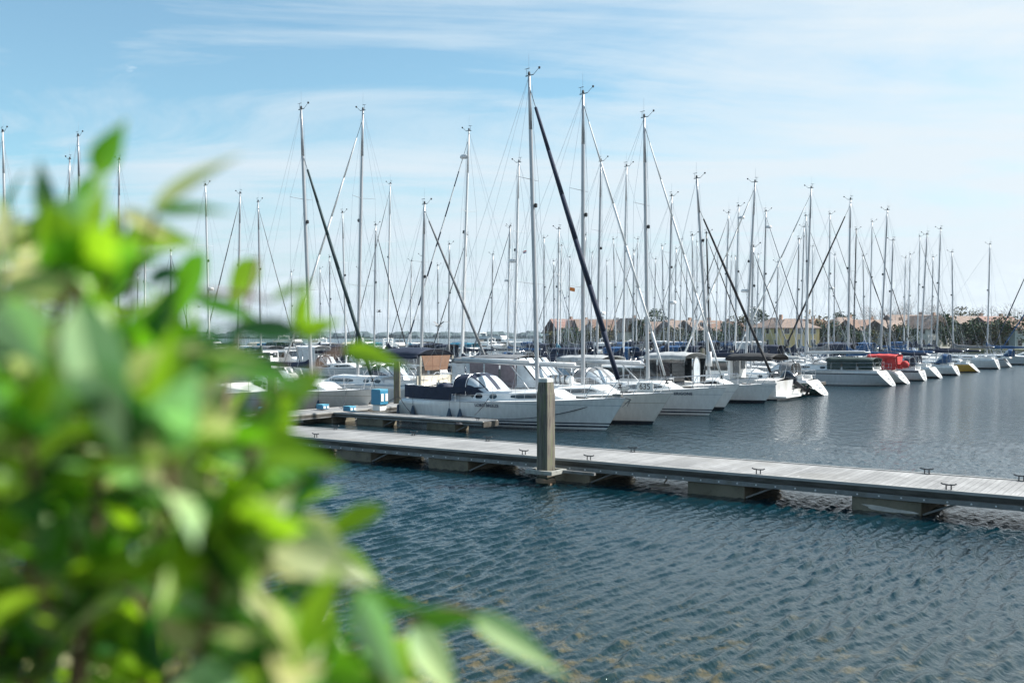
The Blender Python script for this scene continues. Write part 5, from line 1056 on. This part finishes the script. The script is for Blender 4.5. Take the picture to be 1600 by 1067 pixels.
# ---------------------------------------------------------------- gulls
def gull(px, py, Y, s, label, a=0.0):
    r = empty('gull', ((px - 800) / F * Y, Y, CH - (py - 525) / F * Y), a); tag(r, label, 'gull', 'gulls in the air')
    b = MB(); b.loft([[(x, rr * cos(t), rr * .8 * sin(t)) for t in [2 * pi * j / 8 for j in range(8)]] for x, rr in ((-.28, .01), (-.15, .05), (0, .075), (.14, .06), (.2, .045), (.25, .035), (.30, .012))], closed=True, caps=True)
    for sd_ in (-1, 1):
        b.loft([[(.10, sd_ * .04, .03), (-.08, sd_ * .04, .03)], [(.14, sd_ * .28, .22), (-.04, sd_ * .28, .2)], [(.06, sd_ * .5, .18), (-.06, sd_ * .5, .17)], [(-.06, sd_ * .72, .12), (-.09, sd_ * .7, .12)]])
    b.build('body', mat('gull_grey', (.20, .21, .22), .8), r, smooth=True); r.scale = (s, s, s)
gull(685, 509, 70, 1.5, 'gull with raised wings low over the masts left of the striped yacht mast', 1.1)
gull(592, 487, 90, .9, 'small distant gull between the second and third tall masts', .4)
gull(311, 479, 60, .9, 'small gull seen beside the bush top', 2.0)

# ---------------------------------------------------------------- the bush in front
def leaf_mat(name, col, tcol, rough=0.38):
    m = bpy.data.materials.new(name); m.use_nodes = True; t = m.node_tree; p = t.nodes['Principled BSDF']; o = t.nodes['Material Output']
    p.inputs['Roughness'].default_value = rough; p.inputs['Specular IOR Level'].default_value = 0.6
    g = N(t, 'ShaderNodeTexCoord'); n = N(t, 'ShaderNodeTexNoise'); t.links.new(g.outputs['Object'], n.inputs[0]); n.inputs['Scale'].default_value = 9; n.inputs['Detail'].default_value = 4
    c = MIX(t, RAMP(t, n.outputs[0], [(.35, 0), (.65, 1)]), col, tuple(q * f for q, f in zip(col, (1.6, 1.25, 1.1)))); t.links.new(c, p.inputs['Base Color'])
    tr = N(t, 'ShaderNodeBsdfTranslucent'); tr.inputs[0].default_value = (*tcol, 1); mx = N(t, 'ShaderNodeMixShader'); mx.inputs[0].default_value = 0.42
    t.links.new(p.outputs[0], mx.inputs[1]); t.links.new(tr.outputs[0], mx.inputs[2]); t.links.new(mx.outputs[0], o.inputs[0]); return m
LM = [leaf_mat('leaf_green', (0.050, 0.18, 0.014), (0.16, 0.47, 0.012)), leaf_mat('leaf_fresh', (0.13, 0.28, 0.018), (0.36, 0.66, 0.02)), leaf_mat('leaf_dark', (0.015, 0.075, 0.018), (0.03, 0.17, 0.015)), leaf_mat('leaf_sunlit_pale', (0.40, 0.46, 0.24), (0.5, 0.62, 0.2)), leaf_mat('leaf_sky_sheen', (0.34, 0.56, 0.30), (0.25, 0.6, 0.15), .36)]  # last two paint sunlit cream highlights and mint sky reflection into leaf colour
def P3(px, py, d):
    d *= .86
    return Vector(((px - 800) / F * d, d, CH - (py - 525) / F * d))
LR = random.Random(21)
def leaf(b, base, direc, ln, wd, m, up=None, curl=0.15):
    d = direc.normalized(); up = up or Vector((LR.gauss(0, .7), LR.gauss(0, .7), 1)); sdv = d.cross(up)
    if sdv.length < 1e-3: sdv = Vector((1, 0, 0))
    sdv.normalize(); nrm = sdv.cross(d).normalized(); rows = []
    n = 8
    for i in range(n + 1):
        k = i / n; w = wd / 2 * (sin(pi * k ** 0.72) ** 1.05 * (1 - .52 * k) * 1.30 if 0 < k < 1 else 0.01); c = base + d * (ln * k) - nrm * (curl * ln * k * k) + Vector((0, 0, -0.10 * ln * k * k))
        rows.append([c - sdv * w + nrm * (w * .28), c, c + sdv * w + nrm * (w * .28)])
    b.loft(rows, m)
def spray(name, p, q, nleaf, ln=0.070, mats=(0, 1, 1, 2, 3, 3, 1, 2, 0, 4), parent=None, up=None, sag=0.02):
    """one leafy twig with opposite leaves and a tuft at its end"""
    b = MB(); n = 7; pts = [p.lerp(q, i / n) + Vector((0, 0, -sag * 4 * (i / n) * (1 - i / n) * -1)) for i in range(n + 1)]
    for i in range(n): b.tube(pts[i], pts[i + 1], .0028 * (1.3 - .8 * i / n), .0028 * (1.3 - .8 * (i + 1) / n), 5, m=5)
    d = (q - p).normalized(); a1 = d.cross(Vector((0.3, 0.2, 1))).normalized(); a2 = d.cross(a1)
    for i in range(nleaf):
        k = (i + .6) / nleaf; c = p.lerp(q, k) + Vector((0, 0, sag * 4 * k * (1 - k))); a = i * 2.4 + LR.uniform(-.3, .3); rd = a1 * cos(a) + a2 * sin(a)
        f = .35 + .75 * k ** 2; dr = rd * (1.0 - .35 * k) + d * f
        leaf(b, c, dr, ln * LR.uniform(.75, 1.15), ln * LR.uniform(.30, .40), LR.choice(mats), curl=LR.uniform(.05, .28))
    for j in range(2):
        leaf(b, q, d + (a1 * (-1) ** j) * .35 + a2 * LR.uniform(-.3, .3), ln * LR.uniform(.85, 1.1), ln * .42, LR.choice(mats), curl=LR.uniform(.05, .2))
    return b.build('leafy_twig', LM + [mat('twig_bark', (0.13, 0.085, 0.05), .8)], parent)
bush = empty('bush', (-.55, .95, 2.05)); tag(bush, 'lush green leafy bush, very close and out of focus, filling the left foreground', 'bush')
def loc(v): return v - Vector((-.55, .95, 2.05))
b = MB(); stems = []
for i in range(13):
    base = Vector((LR.uniform(-.2, .2), LR.uniform(-.15, .15), -.05)); top = loc(P3(LR.uniform(-260, 400), LR.uniform(620, 800), LR.uniform(.7, 1.15))); mid = base.lerp(top, .5) + Vector((LR.uniform(-.08, .08), LR.uniform(-.08, .08), .05))
    prev = base
    for k in range(1, 9):
        t = k / 8; c = base * (1 - t) ** 2 + mid * 2 * t * (1 - t) + top * t * t; b.tube(prev, c, .011 * (1.15 - .8 * (t - .125)), .011 * (1.15 - .8 * t), 6); prev = c
    stems.append((base, mid, top))
b.build('stem', mat('stem_bark', (0.12, 0.08, 0.05), .85, var=.4, scale=30), bush)
HL = [(75, 350, 62, 245, 34, 2, .84), (150, 275, 196, 185, 48, 0, .8), (128, 300, 108, 430, 84, 4, .78), (235, 330, 368, 234, 34, 3, .8), (240, 332, 350, 322, 26, 0, .82), (190, 372, 308, 376, 62, 1, .85), (322, 392, 268, 508, 62, 0, .9), (188, 330, 262, 366, 32, 3, .85), (62, 330, 66, 430, 40, 2, .9),
      (120, 320, 150, 262, 30, 0, .85), (12, 330, 4, 400, 40, 3, .7), (404, 404, 358, 478, 52, 1, 1.15), (424, 470, 492, 434, 22, 1, 1.0), (468, 524, 532, 500, 34, 1, 1.0), (470, 525, 476, 432, 34, 1, 1.0), (470, 522, 340, 508, 40, 2, .95), (536, 545, 628, 568, 36, 1, 1.1), (0, 470, 62, 565, 90, 4, .6), (118, 470, 186, 690, 96, 4, .6), (200, 476, 340, 560, 56, 1, .8),
      (330, 560, 470, 596, 56, 0, .85), (505, 585, 392, 655, 50, 1, .95), (440, 610, 428, 725, 52, 1, .9), (372, 690, 524, 718, 66, 1, .8), (512, 735, 436, 812, 34, 2, .85), (604, 792, 470, 850, 46, 1, .9), (420, 845, 566, 900, 88, 3, .7), (556, 920, 622, 1070, 60, 4, .7), (540, 935, 664, 950, 40, 0, .85), (736, 960, 876, 1046, 46, 4, .85), (640, 975, 752, 962, 40, 0, .85),
      (640, 980, 712, 1085, 62, 4, .8), (740, 965, 800, 1010, 30, 1, .9), (570, 990, 655, 1070, 50, 1, .85), (470, 640, 396, 600, 40, 0, .95), (300, 640, 400, 700, 60, 2, .9), (250, 560, 262, 690, 60, 1, .75), (300, 470, 420, 500, 34, 0, .95), (60, 430, 150, 380, 60, 2, .9), (150, 440, 240, 400, 60, 0, .9), (90, 400, 20, 450, 60, 2, .9), (200, 420, 130, 470, 56, 0, .88),
      (160, 420, 190, 340, 50, 2, .9), (230, 440, 300, 420, 40, 2, .95), (240, 470, 330, 455, 30, 0, .95), (340, 760, 470, 790, 60, 0, .8), (470, 800, 540, 880, 50, 3, .75), (430, 700, 500, 770, 40, 0, .9), (520, 860, 590, 905, 40, 1, .9)]
TWG = [((40, 760, .95), (120, 330, .85)), ((120, 700, .95), (190, 330, .85)), ((160, 640, .95), (245, 330, .82)), ((200, 700, .95), (320, 395, .92)), ((320, 780, .95), (404, 402, 1.15)), ((350, 760, .95), (470, 520, 1.0)), ((440, 640, 1.0), (536, 545, 1.1)), ((330, 760, .95), (440, 610, .9)), ((320, 860, .95), (512, 735, .85)), ((330, 900, .9), (520, 850, .9)), ((380, 1000, .9), (560, 920, .75)), ((420, 1120, .95), (640, 975, .85)), ((640, 975, .85), (740, 960, .86)), ((60, 640, .7), (118, 470, .62)), ((-20, 640, .7), (0, 470, .62)), ((100, 560, .9), (75, 350, .85)), ((240, 470, .95), (424, 470, 1.0)), ((200, 560, .85), (330, 560, .85))]
TB = mat('twig_bark', (0.13, 0.085, 0.05), .8)
for p_, q_ in TWG:
    b = MB(); p_ = loc(P3(*p_)); q_ = loc(P3(*q_))
    for i in range(8):
        f_ = lambda k: p_.lerp(q_, k) + Vector((0, 0, .03 * k * (1 - k))); b.tube(f_(i / 8), f_((i + 1) / 8), .0034 - .0018 * i / 8, .0034 - .0018 * (i + 1) / 8, 5)
    b.build('twig', TB, bush)
for bx_, by_, tx_, ty_, w_, m_, d_ in HL:
    p_ = loc(P3(bx_, by_, d_)); q_ = loc(P3(tx_, ty_, d_ + LR.uniform(-.02, .02))); b = MB(); v_ = q_ - p_
    leaf(b, p_, v_ + Vector((0, 0, .06 * v_.length)), v_.length * 1.1, w_ / F * d_ * .86 * .92, m_, up=Vector((LR.uniform(-.5, .5), -1, LR.uniform(.2, .9))), curl=LR.uniform(.02, .1)); b.build('leaf', LM, bush)
for zn, (xa_, xb_, ya_, yb_, cnt) in enumerate(((-180, 110, 480, 720, 12), (90, 220, 480, 560, 3), (-150, 390, 730, 1180, 64), (120, 290, 640, 760, 6), (360, 560, 1010, 1180, 8))):
    for i in range(cnt):
        px_ = LR.uniform(xa_, xb_); py_ = LR.uniform(ya_, yb_); d_ = LR.uniform(.66, 1.25)
        a = LR.uniform(-2.5, -.6); g_ = 110 if zn != 1 else 60; q_ = (px_ + g_ * cos(a), py_ + g_ * sin(a), d_ + LR.uniform(-.06, .04)); spray('leafy_twig', loc(P3(px_, py_, d_)), loc(P3(*q_)), 11 if zn != 1 else 6, parent=bush)
for i in range(34):      # the rest of the bush, below and left of the photo
    p_ = Vector((LR.uniform(-.55, .35), LR.uniform(-.25, .3), LR.uniform(.35, 1.35))); spray('leafy_twig', p_, p_ + Vector((LR.uniform(-.1, .1), LR.uniform(-.1, .1), .14)), 8, parent=bush)

# ---------------------------------------------------------------- the air over the harbour
b = MB(); x0_, x1_, y0_, y1_, z0_, z1_ = -1500, 1900, -40, 7100, -2.5, 60
b.add([(x0_, y0_, z0_), (x1_, y0_, z0_), (x1_, y1_, z0_), (x0_, y1_, z0_), (x0_, y0_, z1_), (x1_, y0_, z1_), (x1_, y1_, z1_), (x0_, y1_, z1_)], [(3, 2, 1, 0), (4, 5, 6, 7), (0, 1, 5, 4), (1, 2, 6, 5), (2, 3, 7, 6), (3, 0, 4, 7)])
hm_ = bpy.data.materials.new('haze'); hm_.use_nodes = True; t = hm_.node_tree; t.nodes.remove(t.nodes['Principled BSDF'])
pv = t.nodes.new('ShaderNodeVolumePrincipled'); pv.inputs['Color'].default_value = (0.80, 0.90, 1.0, 1); pv.inputs['Density'].default_value = 0.00008; pv.inputs['Anisotropy'].default_value = 0.3
t.links.new(pv.outputs[0], t.nodes['Material Output'].inputs['Volume'])
o = b.build('haze', hm_); tag(o, 'thin pale haze over the whole harbour', 'haze', kind='stuff')
SC.cycles.volume_bounces = 0
